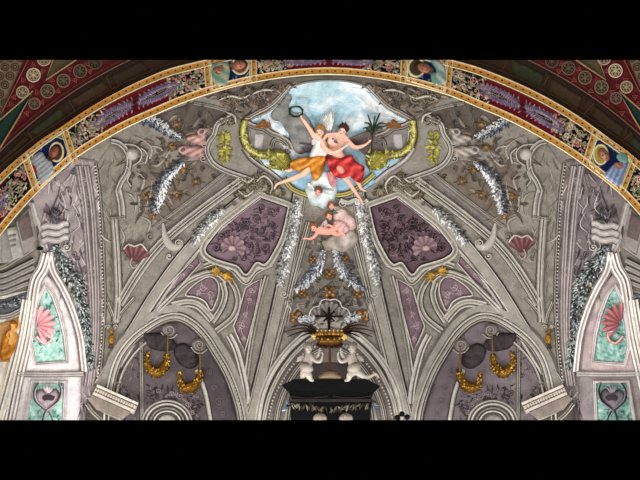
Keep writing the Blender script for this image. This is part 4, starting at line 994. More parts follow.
# ================================================================== the two side niches with gilded swags, and the middle arch
for W, mk in SIDES:
    m = mk(S, 660); lf = W == 'left'
    ARCH = [(108,424),(109,404),(113,380),(120,359),(132,342),(148,329),(164,320),(178,318),(192,325),(204,337),(215,354),(225,371),(233,390),(239,410),(241,424)]
    flat(m, ARCH, (92,84,86) if lf else (122,112,114), .02, cf=streak((74,66,68), (108,98,100), 1.2, 7) if lf else streak((92,84,88), (132,120,124), 1.2, 7), smooth=True, step=4)
    # dark reveal on the inner side with pale scrolls
    flat(m, [(196,332),(206,344),(218,364),(228,388),(234,410),(236,424),(216,424),(210,396),(202,372),(196,350)], (78,70,74) if lf else (104,94,98), .04, smooth=True)
    b = MB(m); 
    for u, v, r in ((214,388,3.4),(219,402,4),(222,414,3.4),(209,372,3)): b.spiral(u, v, r, 1.4, u, 1 if int(v) % 2 else -1, 1.2, .08, (120,106,110))
    struct(b, FR)
    # mouldings of the arch: broad outer fillet, dark cavetto, inner roll, dentils on the inner side
    mould(m, [(100,392),(106,372),(114,353),(126,337),(143,322),(160,311),(176,308),(192,313),(207,326),(219,343),(230,362),(238,382),(244,404),(247,424)], P5(10, .2, (GD,GM,(150,146,138),(150,146,138),GD)))
    mould(m, ARCH, [(-5,.02,GK),(-5,.24,GM),(-3.4,.28,GL),(-2.4,.2,GK),(-.8,.22,GM),(.6,.26,GL),(1.6,.16,GK),(2.6,.14,GM),(3.6,.16,GD),(4.4,.03,GK)])
    mould(m, [(113,424),(115,404),(119,384),(126,366),(138,350),(152,338)], P5(4, .14, (GK,GL,GM,GK)))
    root_b = MB(m)
    if lf: root_b.beads([(184,318),(197,327),(209,341),(220,358),(230,377),(238,398),(243,422)], 3.4, 1.5, .16, (206,200,190), 1.2)
    else: root_b.beads([(186,316),(174,315),(160,319),(146,327),(134,338)], 3.0, 1.5, .16, (92,86,80), 2.6)
    struct(root_b, FR)
    # drapery lobes
    for i, (pts, lb) in enumerate((([(143,334),(152,333),(163,333),(172,338),(177,346),(170,351),(160,351),(149,347)], 'outer'), ([(174,348),(182,343),(190,346),(197,354),(198,364),(191,369),(182,366),(176,359)], 'inner'))):
        b = MB(m); b.fill(pts, .08, cf=streak((36,31,33), (78,69,72), 1.2 if i else .4, 2.4), bulge=.16, bw=5, step=2.2)
        solo('dark_canopy', 'dark fluted canopy lobe, the %s of two hanging in the %s niche' % (lb, W), 'drapery', b, FR, 'dark canopy lobes of the niches')
    # corbel scrolls carrying the swags
    for i, (u, v) in enumerate(((169,330),(199,345))):
        root = thing('scroll_corbel', 'round scrolled corbel carrying the %s gold swag in the %s niche' % (('upper','lower')[i], W), 'corbel', m(u,v,0), 'scroll corbels of the niches')
        b = MB(m); b.blob(u, v, 7.5, 7, 0, .2, (128,120,116), base=.04, seg=16, rings=4); make('disc', b, FR, root)
        b = MB(m); b.spiral(u, v, 5.2, 1.7, 2, 1 if i else -1, 2, .34, (158,150,144)); b.ridge([(u-8,v+2),(u-4,v+7),(u+3,v+8),(u+8,v+4)], 2.2, .22, (170,162,154)); make('volute', b, FR, root)
    struct(brush(m, [(120,370),(140,345),(142,420),(116,420)], 30, [(70,62,64),(130,118,120)], (4,9), (1,2), .4, .06, seed=21)); struct(brush(m, [(146,386),(176,392),(198,396),(202,420),(192,420),(180,402),(156,402),(146,414)], 70, [(66,58,60),(134,122,124),(84,74,78)], (4,8), (1.2,2.2), .35, .08, seed=22))
    # swags
    for i, (a, c, bt, e, top, pos) in enumerate((((148,352),(147,366),(157,376),(167,353),(167.5,333),'upper'), ((179,372),(181,386),(190,391),(200,369),(199.5,347),'lower'))):
        root = thing('gold_swag', 'gilded U-shaped fruit swag hanging on a thin cord, %s of two in the %s niche' % (pos, W), 'swag', m(bt[0],bt[1],0), 'gilded swags of the niches')
        path = [(a[0],a[1],2.4),(c[0]-.6,c[1]-5,5),(c[0]+1.5,c[1]+1,9.5),(bt[0]-2,bt[1]-3,13.5),(bt[0]+4,bt[1]-5,13),(e[0]-1.5,bt[1]-12,9),(e[0]+.3,bt[1]-20,4.6),(e[0],e[1]+1,2)]
        GP = ((176,132,44), (126,88,28), (206,164,70), (84,58,20), (52,36,16))
        b = MB(m); b.tube([(p[0],p[1],.22,p[2]*.36) for p in path], (126,86,28)); b.garland(path, 8, 420, GP, 2.0, .2)
        for k in range(70):
            P_ = spline(path, 1); q = rnd.choice(P_); o = rnd.uniform(-.45,.45)*q[2]; b.blob(q[0]+o, q[1]+rnd.uniform(-1,1), .95, .95, 0, .07, vary(rnd.choice(GP[:3]), .2), base=.36, seg=6, rings=2)
        make('fruit', b, GLD, root)
        b = MB(m); b.tube([(e[0],e[1]+1,.4,.9),((e[0]+top[0])/2,(e[1]+top[1])/2,.42,.7),(top[0],top[1],.42,.6)], (120,88,40), 6); make('cord', b, FR, root)
    # inner arch and pilaster strips
    for r, w, h, c in ((24.5,3,.12,GM),(21,2.6,.14,GL),(17,4,.12,GD),(13.5,2.4,.16,GL),(11,2,.1,GK)):
        b = MB(m); b.ridge([(167+r*1.02*cos(t), 424-r*.95*sin(t)) for t in (pi*i/20 for i in range(21))], w, h, c, hi=mixc(c, WH, .3)); struct(b, FR)
    flat(m, [(167+9.6*cos(t), 424-9*sin(t)) for t in (pi*i/10 for i in range(11))], (178,170,164) if lf else (150,142,138), .03)
    mould(m, [(141,342),(141.5,380),(142,424)], P5(5, .1, (GK,GM,GD,GM,GK)))
    mould(m, [(196,370),(205,392),(211,424)], P5(6, .14, (GK,GL,WH,GM,GK)))
    for i, sp in enumerate((((118,384,4.4,1),(124,392,3.4,-1),(121,400,2.6,1)), ((172,394,3,1),(180,396,3.6,-1),(188,404,3.4,1),(192,412,3,-1)))):
        b = MB(m); b.ridge([(u, v) for u, v, *_ in sp], 1.6, .1, (130,118,118))
        for u, v, r, d in sp:
            b.spiral(u, v, r, 1.4, u, d, 1.5, .12, (140,128,128))
            for k in range(4): b.leaf(u, v, k*1.6+u, r*1.7, 2, .1, vary((122,110,112), .15), curl=.5)
        solo('scroll_ornament', ('pale scroll relief climbing the outer wall inside the %s niche' if i == 0 else 'scroll relief over the small inner arch of the %s niche') % W, 'ornament', b, FR, 'scroll reliefs of the niches')
    # small gilded pendant between rib and bay
    root = thing('gold_pendant', 'small gilded flower drop hanging at the foot of the %s compartment' % W, 'ornament', m(111,338,0), 'small gilded drops')
    b = MB(m); b.blob(111.5,339,3.6,5.2,.2,.3,(186,136,48),base=.08,seg=12,rings=4); b.spiral(111.5,340,2.4,1.2,0,1,1.2,.44,(222,180,84)); make('flower', b, GLD, root)
    b = MB(m)
    for k in range(4): b.leaf(110.5,333,-2.6+k*.7, 5, 2.2, .1, vary((150,104,40), .2), base=.2)
    for k in range(3): b.leaf(110.5,344,1.2+k*.45, 6, 2, .08, vary((76,68,54), .2), base=.1)
    make('leaves', b, GLD, root)
    b = MB(m); b.spiral(108,327,2.6,1.2,3,1,1.4,.14,GL); b.spiral(115,327,2.6,1.2,0,-1,1.4,.14,GL); struct(b, FR)
    mould(m, [(107,302),(112,314),(115,324),(122,312),(134,298)], P5(4.4, .12, (GD,GL,GD,GM,GK)))

    # ---- cornice block
    CB = (150,138,128)
    flat(m, [(94,390),(96,384),(108,391),(134,410),(122,420),(96,410),(88,400)], CB, .2, cf=streak((120,108,98), (160,148,138), .4, 5))
    flat(m, [(87,400),(97,410),(120,420),(118,430),(84,430)], (84,78,70), .16, cf=streak((58,54,50), (116,108,98), .5, 3.5))
    mould(m, [(88,398),(97,408),(108,414),(122,420)], P5(5, .3, (GK,GM,GL,GD)))
    mould(m, [(86,404),(93,413),(103,422),(108,428)], P5(6, .3, (GK,GM,GD,GL,GK)))
    b = MB(m); b.band([(96,385.2),(137.5,403.6)], [(-1,.2,GK),(-.6,.5,(206,196,184)),(2,.5,(212,202,190)),(2.6,.4,(110,98,90)),(3.2,.44,(196,184,172)),(6.6,.42,(186,174,162)),(7,.36,(104,94,86)),(7.6,.4,(208,198,186)),(10.4,.38,(196,184,172)),(10.8,.2,(96,86,78))], raw=False); struct(b, FR, smooth=False)
    b = MB(m)
    for i in range(15):
        for r_ in (0, 1): b.blob(96.2+i*2.6-r_*.9, 389.9+i*1.16+r_*1.9, .75, .7, .42, .04, (78,68,62), base=.42, seg=6, rings=2)
    struct(b, FR)
    flat(m, [(134.5,402.5),(138,404),(133.5,414.5),(129.5,413)], (170,158,148), .36)

    # ---- side bay between the arch and the window
    BAY = [(95,160),(100,200),(102,250),(104,300),(102,345),(97,384),(90,392),(86,424),(76,424),(83,376),(78,338),(68,308),(58,290),(49,278),(44,262),(38,240),(32,206),(24,204),(50,178),(76,158)]
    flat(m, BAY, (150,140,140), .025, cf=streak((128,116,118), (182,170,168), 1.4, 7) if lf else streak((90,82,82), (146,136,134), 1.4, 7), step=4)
    for off, cset in ((0,(GD,(176,164,162),(120,106,112),(190,178,176),GD)), (-8,((120,106,112),(196,186,184),(110,96,104),(170,158,158),(104,92,98)))):
        mould(m, [(86+off,166),(92+off,205),(95+off*.9,250),(97+off*.7,300),(96+off*.6,345),(91+off*.6,386)], P5(7, .16, cset))
    b = MB(m); b.beads([(95,166),(99,205),(101.5,250),(103,300),(101,345),(97,382)], 3.3, .95, .12, (226,218,206), 1.1); struct(b, FR)
    mould(m, [(96,163),(101,205),(103.5,250),(105,300),(103,345),(99,384)], P5(3.4, .12, (GK,GM,GK)))
    b = MB(m)                                        # wandering scroll lines of the painted bay
    r2 = random.Random(3)
    for k in range(44):
        v = 172+k*2.9+r2.uniform(-2,2); lo = 52+max(0,(v-240))*.22; hi = 86+min(5,(v-170)*.05)
        u = r2.uniform(max(lo, 40+ (190-v) if v < 190 else lo), hi)
        c = r2.choice(((196,186,184),(120,106,110),(104,96,100),(206,198,194)))
        if k % 3: b.ridge([(u,v),(u+r2.uniform(-5,5),v+8),(u+r2.uniform(-6,6),v+15),(u+r2.uniform(-5,5),v+22)], 1.7, .08, c, taper=2)
        else: b.spiral(u, v, r2.uniform(2.5,4), 1.3, r2.random()*6, r2.choice((-1,1)), 1.2, .08, c)
    struct(b, FR)
    struct(brush(m, BAY, 170, [(120,104,110),(186,174,172),(96,86,92),(206,196,192)] if lf else [(84,74,78),(150,138,138),(70,62,66),(182,170,168)], (8,18), (1.4,2.8), .12, .06, ang=1.45, spread=1.1, seed=31))
    # wavy banner
    root = thing('wavy_capital', 'white wave-banded scroll of painted stone in the %s bay' % W, 'ornament', m(54,236,0), 'wave-banded scrolls')
    for i in range(3):
        b = MB(m); y = 226+i*7; b.band([(42,y+2.5),(47,y),(53,y+1),(59,y+1),(64,y-2),(68,y-2)], [(-3.6,.04,(120,108,108)),(-3,.12,(196,188,184)),(0,.15,(206,198,194)),(2,.13,(184,174,172)),(2.6,.08,(96,86,88)),(3.6,.04,(140,128,128))]); make('band', b, FR, root)
    b = MB(m); b.spiral(66,247,4,1.4,0,1,1.8,.22,WH); make('curl', b, FR, root)
    root = thing('dark_foliage', 'dark leaf tuft sprouting above the wave-banded scroll, %s bay' % W, 'ornament', m(54,214,0), 'dark leaf tufts')
    b = MB(m)
    for k in range(26): b.leaf(54+rnd.uniform(-4,4), 222+rnd.uniform(-8,2), -1.57+rnd.uniform(-1.1,1.1), 8, 2.4, .12, vary(rnd.choice(((72,68,72),(96,90,94),(134,124,126))), .2), base=.05, curl=rnd.uniform(-.5,.5))
    b.ridge([(60,186),(58,196),(54,206),(55,216)], 1.5, .12, (110,100,104)); make('leaves', b, FR, root)
    root = thing('leaf_garland', 'long grey-green painted leaf garland with ochre flowers running down the %s bay' % W, 'garland', m(76,290,0), 'grey-green garlands of the bays')
    GG = ((206,216,212), (150,166,160), (104,114,112), (70,76,78), (46,48,50), (176,186,188))
    b = MB(m); b.garland([(55,246,8),(59,258,14),(68,270,20),(76,286,22),(81,304,16),(85,322,11),(88,345,8),(90,368,6)], 12, 520, GG, 3.4, .2); make('leaves', b, FR, root)
    for (u, v) in ((70,286),(74,292),(72,298)):
        b = MB(m); b.rosette(u, v, 3, .12, 5, (170,138,80)); make('flower', b, FR, root)

    # ---- window splay
    flat(m, [(30,300),(38,282),(47,275),(56,285),(66,305),(75,332),(81,374),(20,374)], (212,196,196), .06, cf=streak((255,248,246), (232,216,216), 1.3, 6) if lf else streak((206,188,186), (170,150,150), 1.3, 6))  # window brightness put into the splay colours, strongest on the left
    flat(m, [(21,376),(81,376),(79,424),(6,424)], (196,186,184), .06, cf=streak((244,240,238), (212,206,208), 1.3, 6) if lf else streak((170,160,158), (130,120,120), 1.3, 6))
    def window_panel(lb, pts, motif, c0, c1):
        cx = sum(p[0] for p in pts)/len(pts); cy = sum(p[1] for p in pts)/len(pts)
        root = thing('turquoise_painting', lb, 'painting', m(cx, min(cy, 418), 0), 'turquoise panels of the window splays')
        b = MB(m); b.fill(pts, .1, cf=lambda u, v: mixc(c0, c1, min(1, max(0, .5+1.3*noise.noise(Vector((u*.32, v*.32, 4)))))), smooth=False, step=1.8)
        make('field', b, FR, root)
        b = MB(m); b.band(pts, [(-4,.05,(176,160,160)),(-3.4,.2,(236,226,222)),(-2,.22,WH),(-1.4,.14,(150,132,134)),(0,.16,(228,216,214)),(.8,.1,(132,116,118))], closed=True, raw=True); make('frame', b, FR, root)
        b = MB(m)
        for k in range(60):
            p = rnd.choice(pts); t = rnd.random()**.7; u = cx+(p[0]-cx)*t*.9; v = cy+(p[1]-cy)*t*.9
            b.leaf(u, v, rnd.random()*6.3, 3.4, 1.3, .05, vary(rnd.choice(((120,178,166),(196,226,214),(80,140,130))), .12), base=.12, curl=.7)
        make('scroll_leaves', b, FR, root)
        motif(root)
    def shell_motif(root):
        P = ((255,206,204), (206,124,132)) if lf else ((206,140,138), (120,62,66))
        o = (0, 0) if lf else (3, -2)
        b = MB(m); b.fan(35+o[0], 325+o[1], 18, -.1 if lf else -.4, 2.7, 7, .22, P[0], P[1], base=.15, flare=.3); make('shell', b, FR, root)
        b = MB(m); b.ridge([(36,336),(43,343),(50,340),(51,333),(46,331)], 4, .34, P[0], hi=(240,196,192)); make('curl', b, FR, root)
    def heart_motif(root):
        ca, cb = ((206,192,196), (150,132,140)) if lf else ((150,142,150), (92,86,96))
        b = MB(m); b.fill([(40,389),(47,392),(55,389),(59,395),(56,403),(50,408),(46,413),(42,408),(36,402),(35,395)], .16, cf=streak(cb, ca, .9, 6), bulge=.18, bw=5, step=2); make('cartouche', b, FR, root)
        b = MB(m); b.fill([(41,397),(47,394.5),(54,397),(51,401),(47,400),(43,401)], .36, (66,56,62), step=2); make('hollow', b, FR, root)
        b = MB(m); b.ridge([(38,383),(34,391),(35,400),(42,407),(49,412),(52,420)], 3.2, .42, cb, taper=2, hi=ca); b.ridge([(58,382),(61,391),(58,401),(51,407),(45,412),(42,421)], 3.2, .46, cb, taper=2, hi=ca); make('stems', b, FR, root)
        b = MB(m)
        for a in (-2.3,-1.8,-1.35,-.9): b.leaf(47, 393, a, 10, 3.2, .14, vary(ca, .08), base=.34)
        make('lily', b, FR, root)
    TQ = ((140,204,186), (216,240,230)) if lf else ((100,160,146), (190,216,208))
    window_panel('turquoise panel with a pink shell inside the pointed splay of the %s window' % W, [(39,301),(45,287),(51,296),(58,315),(63,336),(66,361),(36,363),(32,346),(35,322)], shell_motif, *TQ)
    window_panel('lower turquoise panel with a grey-mauve heart cartouche below the %s window splay' % W, [(33,383),(64,383),(62,424),(26,424)], heart_motif, *TQ)
    mould(m, [(17,374),(50,374.5),(83,374)], P5(6, .3, ((150,138,138),WH,(176,162,162),WH,(140,126,126))))
    # curved jamb mouldings of the window head
    mould(m, [(47,254),(43,268),(36,280),(33,294),(31,310),(26,340),(17,380),(8,424)], P5(13, .22, ((170,156,154),(255,250,244),(204,190,188),(248,240,234),(160,146,146),(255,250,240),(196,184,180))))  # near-white jambs carry the daylight in their colour
    mould(m, [(49,252),(52,270),(62,288),(72,310),(80,338),(84,372)], P5(9, .2, ((150,136,136),(248,240,236),(190,176,176),(236,226,224),(130,118,120))))
    mould(m, [(31,203),(36,222),(42,240),(48,254)], P5(9, .05, ((150,138,138),(206,198,194),(170,160,158),(196,188,184),(140,130,130))))
    # pilaster strip towards the nave
    flat(m, [(-30,300),(30,290),(30,306),(22,345),(6,424),(-40,424)], (226,216,198), .05, cf=streak((255,250,238), (220,208,192), 1.25, 5) if lf else streak((206,198,188), (160,150,142), 1.25, 5))  # strip brightened in its colour to look lit by the window
    mould(m, [(27,300),(20,340),(10,380),(0,416),(-4,430)], P5(11, .2, ((200,190,176),(255,252,240),(226,214,192),(255,252,246),(190,176,160),(255,248,234))))
    # entablature of the nave pier
    flat(m, [(-30,230),(0,230),(15.6,226),(23,256),(5,263),(-30,262)], (186,182,174), .2, cf=streak((196,192,184), (164,160,150), .2, 6))
    for y in (236, 241, 246): flat(m, [(7,y),(15,y-2.4),(15.6,y-.4),(7.4,y+2)], (136,130,124), .23)
    flat(m, [(15.6,222),(30,206),(39,246),(23,254)], (150,142,136), .12); flat(m, [(17,221),(28,211),(33,236),(22,241)], (112,96,92), .16); mould(m, [(18,224),(28,214),(32,234),(23,239),(18,224)], P3(2.6, .12, GK, (120,106,100), (150,138,130)))
    flat(m, [(0,231),(6,229),(12,259),(5,263),(0,262)], (150,146,138), .22)
    mould(m, [(-20,268),(0,268),(18,258),(36,246)], P5(6, .2, ((96,104,80),(150,154,128),(120,116,104),(176,174,164),GD)))
    for i in range(4):
        mould(m, [(-20,276+i*6),(2,275+i*6),(20,267+i*6.4),(34,260+i*7)], P5(6.2, .24-.03*i, (GK,(166,162,158),GM,(190,186,182),GD)))
    flat(m, [(-20,299),(4,299),(32,290),(33,303),(4,315),(-20,315)], (100,102,106), .08)
    b = MB(m); b.garland([(-4,306,9),(10,304,10),(20,300,10),(31,296,8)], 9, 110, ((176,180,184),(120,124,130),(64,68,74)), 3, .14)
    solo('frieze_foliage', 'dark grey leaf frieze under the stepped cornice, %s edge of the picture' % W, 'ornament', b, FR, 'leaf friezes of the nave piers')
    mould(m, [(-10,316),(6,316),(20,310),(30,304)], P5(6, .2, (GK,(206,200,196),GM,(220,214,208),GD)))
    if lf:
        root = thing('painted_figure', 'small glowing orange painted figure on the pilaster at the left edge', 'painting', m(10,340,0))
        flat(m, [(-6,326),(20,316),(22,330),(14,362),(-6,362)], (206,160,104), .1)
        b = MB(m); b.fill([(2,340),(5,333),(9,330),(15,331),(18,336),(16,344),(14,352),(9,359),(3,361),(0,356)], .14, cf=streak((248,184,76), (160,88,22), 1.1, 3), bulge=.14, bw=4, step=1.6, hf=lambda u, v: .04*sin(u*1.3+v*.5)); make('drapery', b, FR, root)
        b = MB(m); b.tube([(11,331,.22,2.6),(11.5,336,.26,3.2),(9.5,343,.26,3.0)], (238,178,100)); b.blob(12,324.5,2.9,3.4,0,.12,(236,176,104),base=.24,full=True); b.tube([(11.6,328,.24,1.3),(11.3,331,.24,1.4)], (236,176,104)); b.tube([(13.5,331,.26,1.5),(17,328,.28,1.3),(18,322,.28,1.0),(17.5,319,.28,.8)], (240,184,110)); b.tube([(8.8,331,.26,1.5),(5.5,335,.3,1.3),(8,339,.34,1.0)], (236,176,104)); make('body', b, SKN, root, remesh=.02)
        b = MB(m); b.blob(12.4,322.4,3,2.4,0,.14,(150,84,28),base=.26,seg=10); make('hair', b, SKN, root)
    else:
        flat(m, [(-6,326),(20,316),(22,330),(14,362),(-6,362)], (176,166,158), .1)
    # black loudspeaker or lamp clipped at the capital
    if lf:
        root = thing('spotlight', 'small black spotlight fixed to the pier beside the wavy scroll, left bay', 'lamp', m(39,248,0))
        b = MB(m); b.blob(39,248,3.6,2.2,0,.12,(16,16,18),base=.3,seg=10,full=True); make('housing', b, BLK, root)
        b = MB(m); b.tube([(36,248,.1,.7),(38,248,.3,.7)], (26,26,28)); make('bracket', b, BLK, root)

# ---- middle arch behind the altar
for W, m in (('left', S), ('right', mir(S, 661))):
    flat(m, [(331,318),(312,322),(292,340),(276,362),(264,388),(258,424),(331,424)], (112,104,100), .015, cf=streak((96,88,86), (134,126,120), .8, 6))
    mould(m, [(318,326),(303,336),(287,351),(272,372),(262,396),(257,424)], P5(9, .2, (GK,GL,WH,GM,GL,GD)))
    mould(m, [(320,334),(306,343),(291,358),(278,377),(268,400),(263,424)], P5(6, .18, (GD,GL,GM,GL,GK)))
    b = MB(m); b.beads([(318,345),(306,352),(294,364),(283,380),(273,400),(268,421)], 3.2, 1.5, .16, (196,190,182), 1.2); struct(b, FR)
    mould(m, [(322,350),(308,358),(297,370),(287,386),(279,406),(276,424)], P5(7, .16, (GK,GM,GD,GL,GK,GM,GK)))
    flat(m, [(331,362),(310,364),(298,378),(290,394),(284,424),(331,424)], (70,62,62), .03)
    mould(m, [(304,376),(296,390),(290,408),(288,424)], P5(4, .14, (GK,GM,GK)))
    flat(m, [(288,404),(296,398),(298,424),(282,424)], (168,160,154), .05)

# ================================================================== the high altar
T = plane(15.0)
# scallop canopy and tufts on the vault behind the crown
root = thing('scallop_canopy', 'grey three-lobed scallop canopy behind the cross', 'shell ornament', S(329,308,0))
for i, (u, v, ru, rv, a) in enumerate(((329,307,12,8.5,-1.57),(317,312.5,10,8,-2.3),(341,312.5,10,8,-.84))):
    b = MB(S); b.fan(329 if i == 0 else u+(3 if i == 1 else -3), v+8, 13, a, 1.7, 4, .2, (156,150,146), (92,86,84), base=.06+.04*(i == 0)); 
    make('lobe', b, FR, root)
b = MB(S); b.ridge([(309,318),(310,312),(314,307),(319,306),(321,301),(326,299),(330,300),(335,299),(340,302),(342,307),(347,309),(350,314),(350,318)], 2, .34, (220,216,210)); make('rim', b, FR, root)
for W, u, v in (('left', 306, 318.5), ('right', 351.5, 317.5)):
    b = MB(S); b.garland([(u-7,v+1,5),(u,v,9),(u+7,v,5)], 7, 90, ((246,246,248),(220,222,226),(186,190,196)), 3, .24)
    solo('white_tuft', 'bright white leafy tuft at the %s end of the scallop canopy' % W, 'ornament', b, FR, 'white tufts of the canopy')
flat(S, [(312,318),(330,314),(348,318),(352,328),(306,328)], (170,162,152), .05)

# canopy entablature
root = thing('altar_canopy', 'black marble entablature crowning the high altar, with carved fringe', 'altar', T(330,410,0))
MAR = (9,9,10)
def boxed(name, pts, d, col, h=.0):
    b = MB(T); b.fill(pts, d, col, smooth=False, step=6, base=-.5); return make(name, b, BLK, root, smooth=False)
boxed('top_slab', [(281.5,385),(294,379),(366,379),(380.5,386),(375,392),(287,391)], .5, MAR)
boxed('frieze', [(288,391),(374,392),(371,399),(292,399)], .42, (7,7,8))
boxed('lower_body', [(290,399),(372,399),(370,424),(291,424)], .3, (6,6,7))
boxed('moulding', [(289,399),(373,399),(371,402),(291,402)], .5, (40,36,34))
for u0 in (290, 333):
    b = MB(T); b.ridge([(u0,396),(u0+18,398),(u0+38,396)], 1.6, .56, (52,44,40), base=.4); make('bead', b, BLK, root)
for k in range(13):
    u = 293+k*6.2; v = 408+1.8*cos((k-6)*.5)
    b = MB(T)
    for j in range(5): b.leaf(u+rnd.uniform(-2,2), v-3, 1.57+rnd.uniform(-.9,.9), 7, 2.2, .12, vary(rnd.choice(((112,104,92),(150,142,128),(70,64,56),(44,40,36))), .2), base=.32, curl=rnd.uniform(-.5,.5))
    make('acanthus', b, BLK, root)
for u, v in ((287,408),(374.5,406)):
    b = MB(T)
    for j in range(6): b.leaf(u+rnd.uniform(-2,2), v+rnd.uniform(-4,3), rnd.random()*6.3, 5, 2, .12, vary(rnd.choice(((150,166,190),(96,110,136),(36,38,44))), .2), base=.35)
    make('side_scroll', b, BLK, root)
for k, u in enumerate((296,304,312,348,357,366)):
    b = MB(T); b.spiral(u, 403+(k % 2)*2, 2.6, 1.4, u, 1 if k % 2 else -1, 1.1, .4, (60,56,50)); make('carved_scroll', b, BLK, root)
STW = (150,142,130)
for u, lb in ((320,'left'), (346,'right')):
    root = thing('white_finial', 'top of a white stucco head peeking out under the altar canopy, %s of the middle' % lb, 'statue', T(u,418,0), 'white heads under the canopy')
    b = MB(T); b.blob(u, 419, 7, 6, 0, .3, (160,150,136), base=.5, seg=14, rings=4)
    for k in range(9): b.leaf(u-6+k*1.5, 415+abs(k-4)*.5, 1.57+(k-4)*.2, 4, 1.8, .08, vary((176,166,150), .12), base=.78)
    make('curls', b, STO, root)

root = thing('pedestal', 'brown stepped pedestal carrying the crown pole on the altar canopy', 'pedestal', T(330,379,.3))
b = MB(T); b.fill([(316,380),(318,376),(323,372.5),(325,370),(335,370),(337,372.5),(342,376),(344,380)], .35, (120,100,80), bulge=.2, bw=6, smooth=False, step=2.5, base=-.1); make('body', b, STO, root)
b = MB(T); b.ridge([(322,372.5),(330,371.5),(338,372.5)], 1.8, .6, (90,72,56), base=.4); make('cap', b, STO, root)
root = thing('crown', 'gilded crown with dark lower rim on a brown pole over the altar', 'crown', T(330,350,.3))
b = MB(T); b.tube([(329.8,372,.3,1.3),(329.8,360,.3,1.2),(329.8,346,.3,1.2)], (92,52,30)); make('pole', b, STO, root)
def ringd(v, ru, rv, prof_h, col0, col1, n=26):
    b = MB(T)
    for i in range(n):
        a = 2*pi*i/n; b.blob(329.7+ru*cos(a), v+rv*sin(a), 1.5, 1.7, a, .07, vary(col0 if i % 2 else col1, .15), base=.3+.4*sin(a), seg=6, rings=2, full=True)
    b.band([(329.7+ru*cos(t), v+rv*sin(t)) for t in (2*pi*i/n for i in range(n))], [(-1.6,.3,col1),(0,.36,col0),(1.6,.3,col1)], closed=True, raw=True)
    return b
make('lower_rim', ringd(344.5, 12, 2.4, 0, (64,38,24), (34,22,16)), STO, root)
make('band', ringd(337, 13, 2.2, 0, (170,124,44), (84,54,20)), GLD, root)
b = MB(T); b.fill([(317,336),(343,336),(341.5,345),(318,345)], .3, (110,74,30), bulge=.3, bw=10, smooth=False, step=2.5); make('cap', b, GLD, root)
for k in range(7):
    u = 317.5+k*4.05; b = MB(T)
    for a in (-2.2, -1.57, -.94): b.leaf(u, 335, a, 5.2 if a == -1.57 else 3.6, 2.2, .1, vary((158,112,40), .3), base=.6)
    b.blob(u, 330.5, 1.1, 1.1, 0, .1, (226,186,96), base=.62, seg=7); make('leaf_point', b, GLD, root)
for u in (313.5, 344.5):  # yellow glow points beside the crown, painted as bright leaves
    b = MB(T)
    for k in range(7): b.leaf(u, 337, rnd.random()*6.3, 4, 2, .1, vary((246,214,110), .1), base=.5)
    make('yellow_glow', b, GLD, root)
root = thing('cross', 'black cross with flared rays standing on the crown', 'cross', T(329.2,330,.4))
b = MB(T); b.tube([(329,331,.5,1.4),(329,308,.5,1.4)], (24,18,18)); make('upright', b, BLK, root)
b = MB(T); b.tube([(316,316.3,.5,1.05),(342.5,316.3,.5,1.05)], (24,18,18)); make('crossbar', b, BLK, root)
for a in (.75, 2.39, 3.89, 5.53):
    b = MB(T); b.leaf(329, 316.3, a, 8, 2.4, .06, (26,20,20), base=.46); b.blob(329+6.6*cos(a), 316.3+6.6*sin(a), 1.3, 1.1, a, .06, (26,20,20), base=.4, seg=7); make('ray', b, BLK, root)
for u in (317.5, 341): 
    b = MB(T); b.blob(u, 316.3, 2.2, 1.7, 0, .1, (92,70,44), base=.36, seg=8, full=True); make('bud', b, BLK, root)
b = MB(T); b.blob(329, 316.3, 2, 2, 0, .12, (36,26,24), base=.36, seg=10, full=True); make('hub', b, BLK, root)
for W, m in (('left', T), ('right', mir(T, 659.5))):
    root = thing('palm_fronds', 'dark brown palm fronds sweeping out to the %s of the crown' % W, 'branch', m(303,329,.3), 'palm fronds of the crown')
    for k, path in enumerate(([(317,331),(308,326),(299,325),(291,327)], [(317,332),(306,328.5),(295,329),(284,332)], [(317,333),(307,331),(297,333),(287,337)], [(317,330),(309,324),(302,322.5)], [(316,333),(308,333.5),(300,337)])):
        b = MB(m); b.ridge(path, 3.0, .34+.03*k, (44,28,18) if k % 2 else (20,14,12), base=.28, taper=True, hi=(70,46,30) if k % 2 else (34,24,20)); make('frond', b, STO, root)

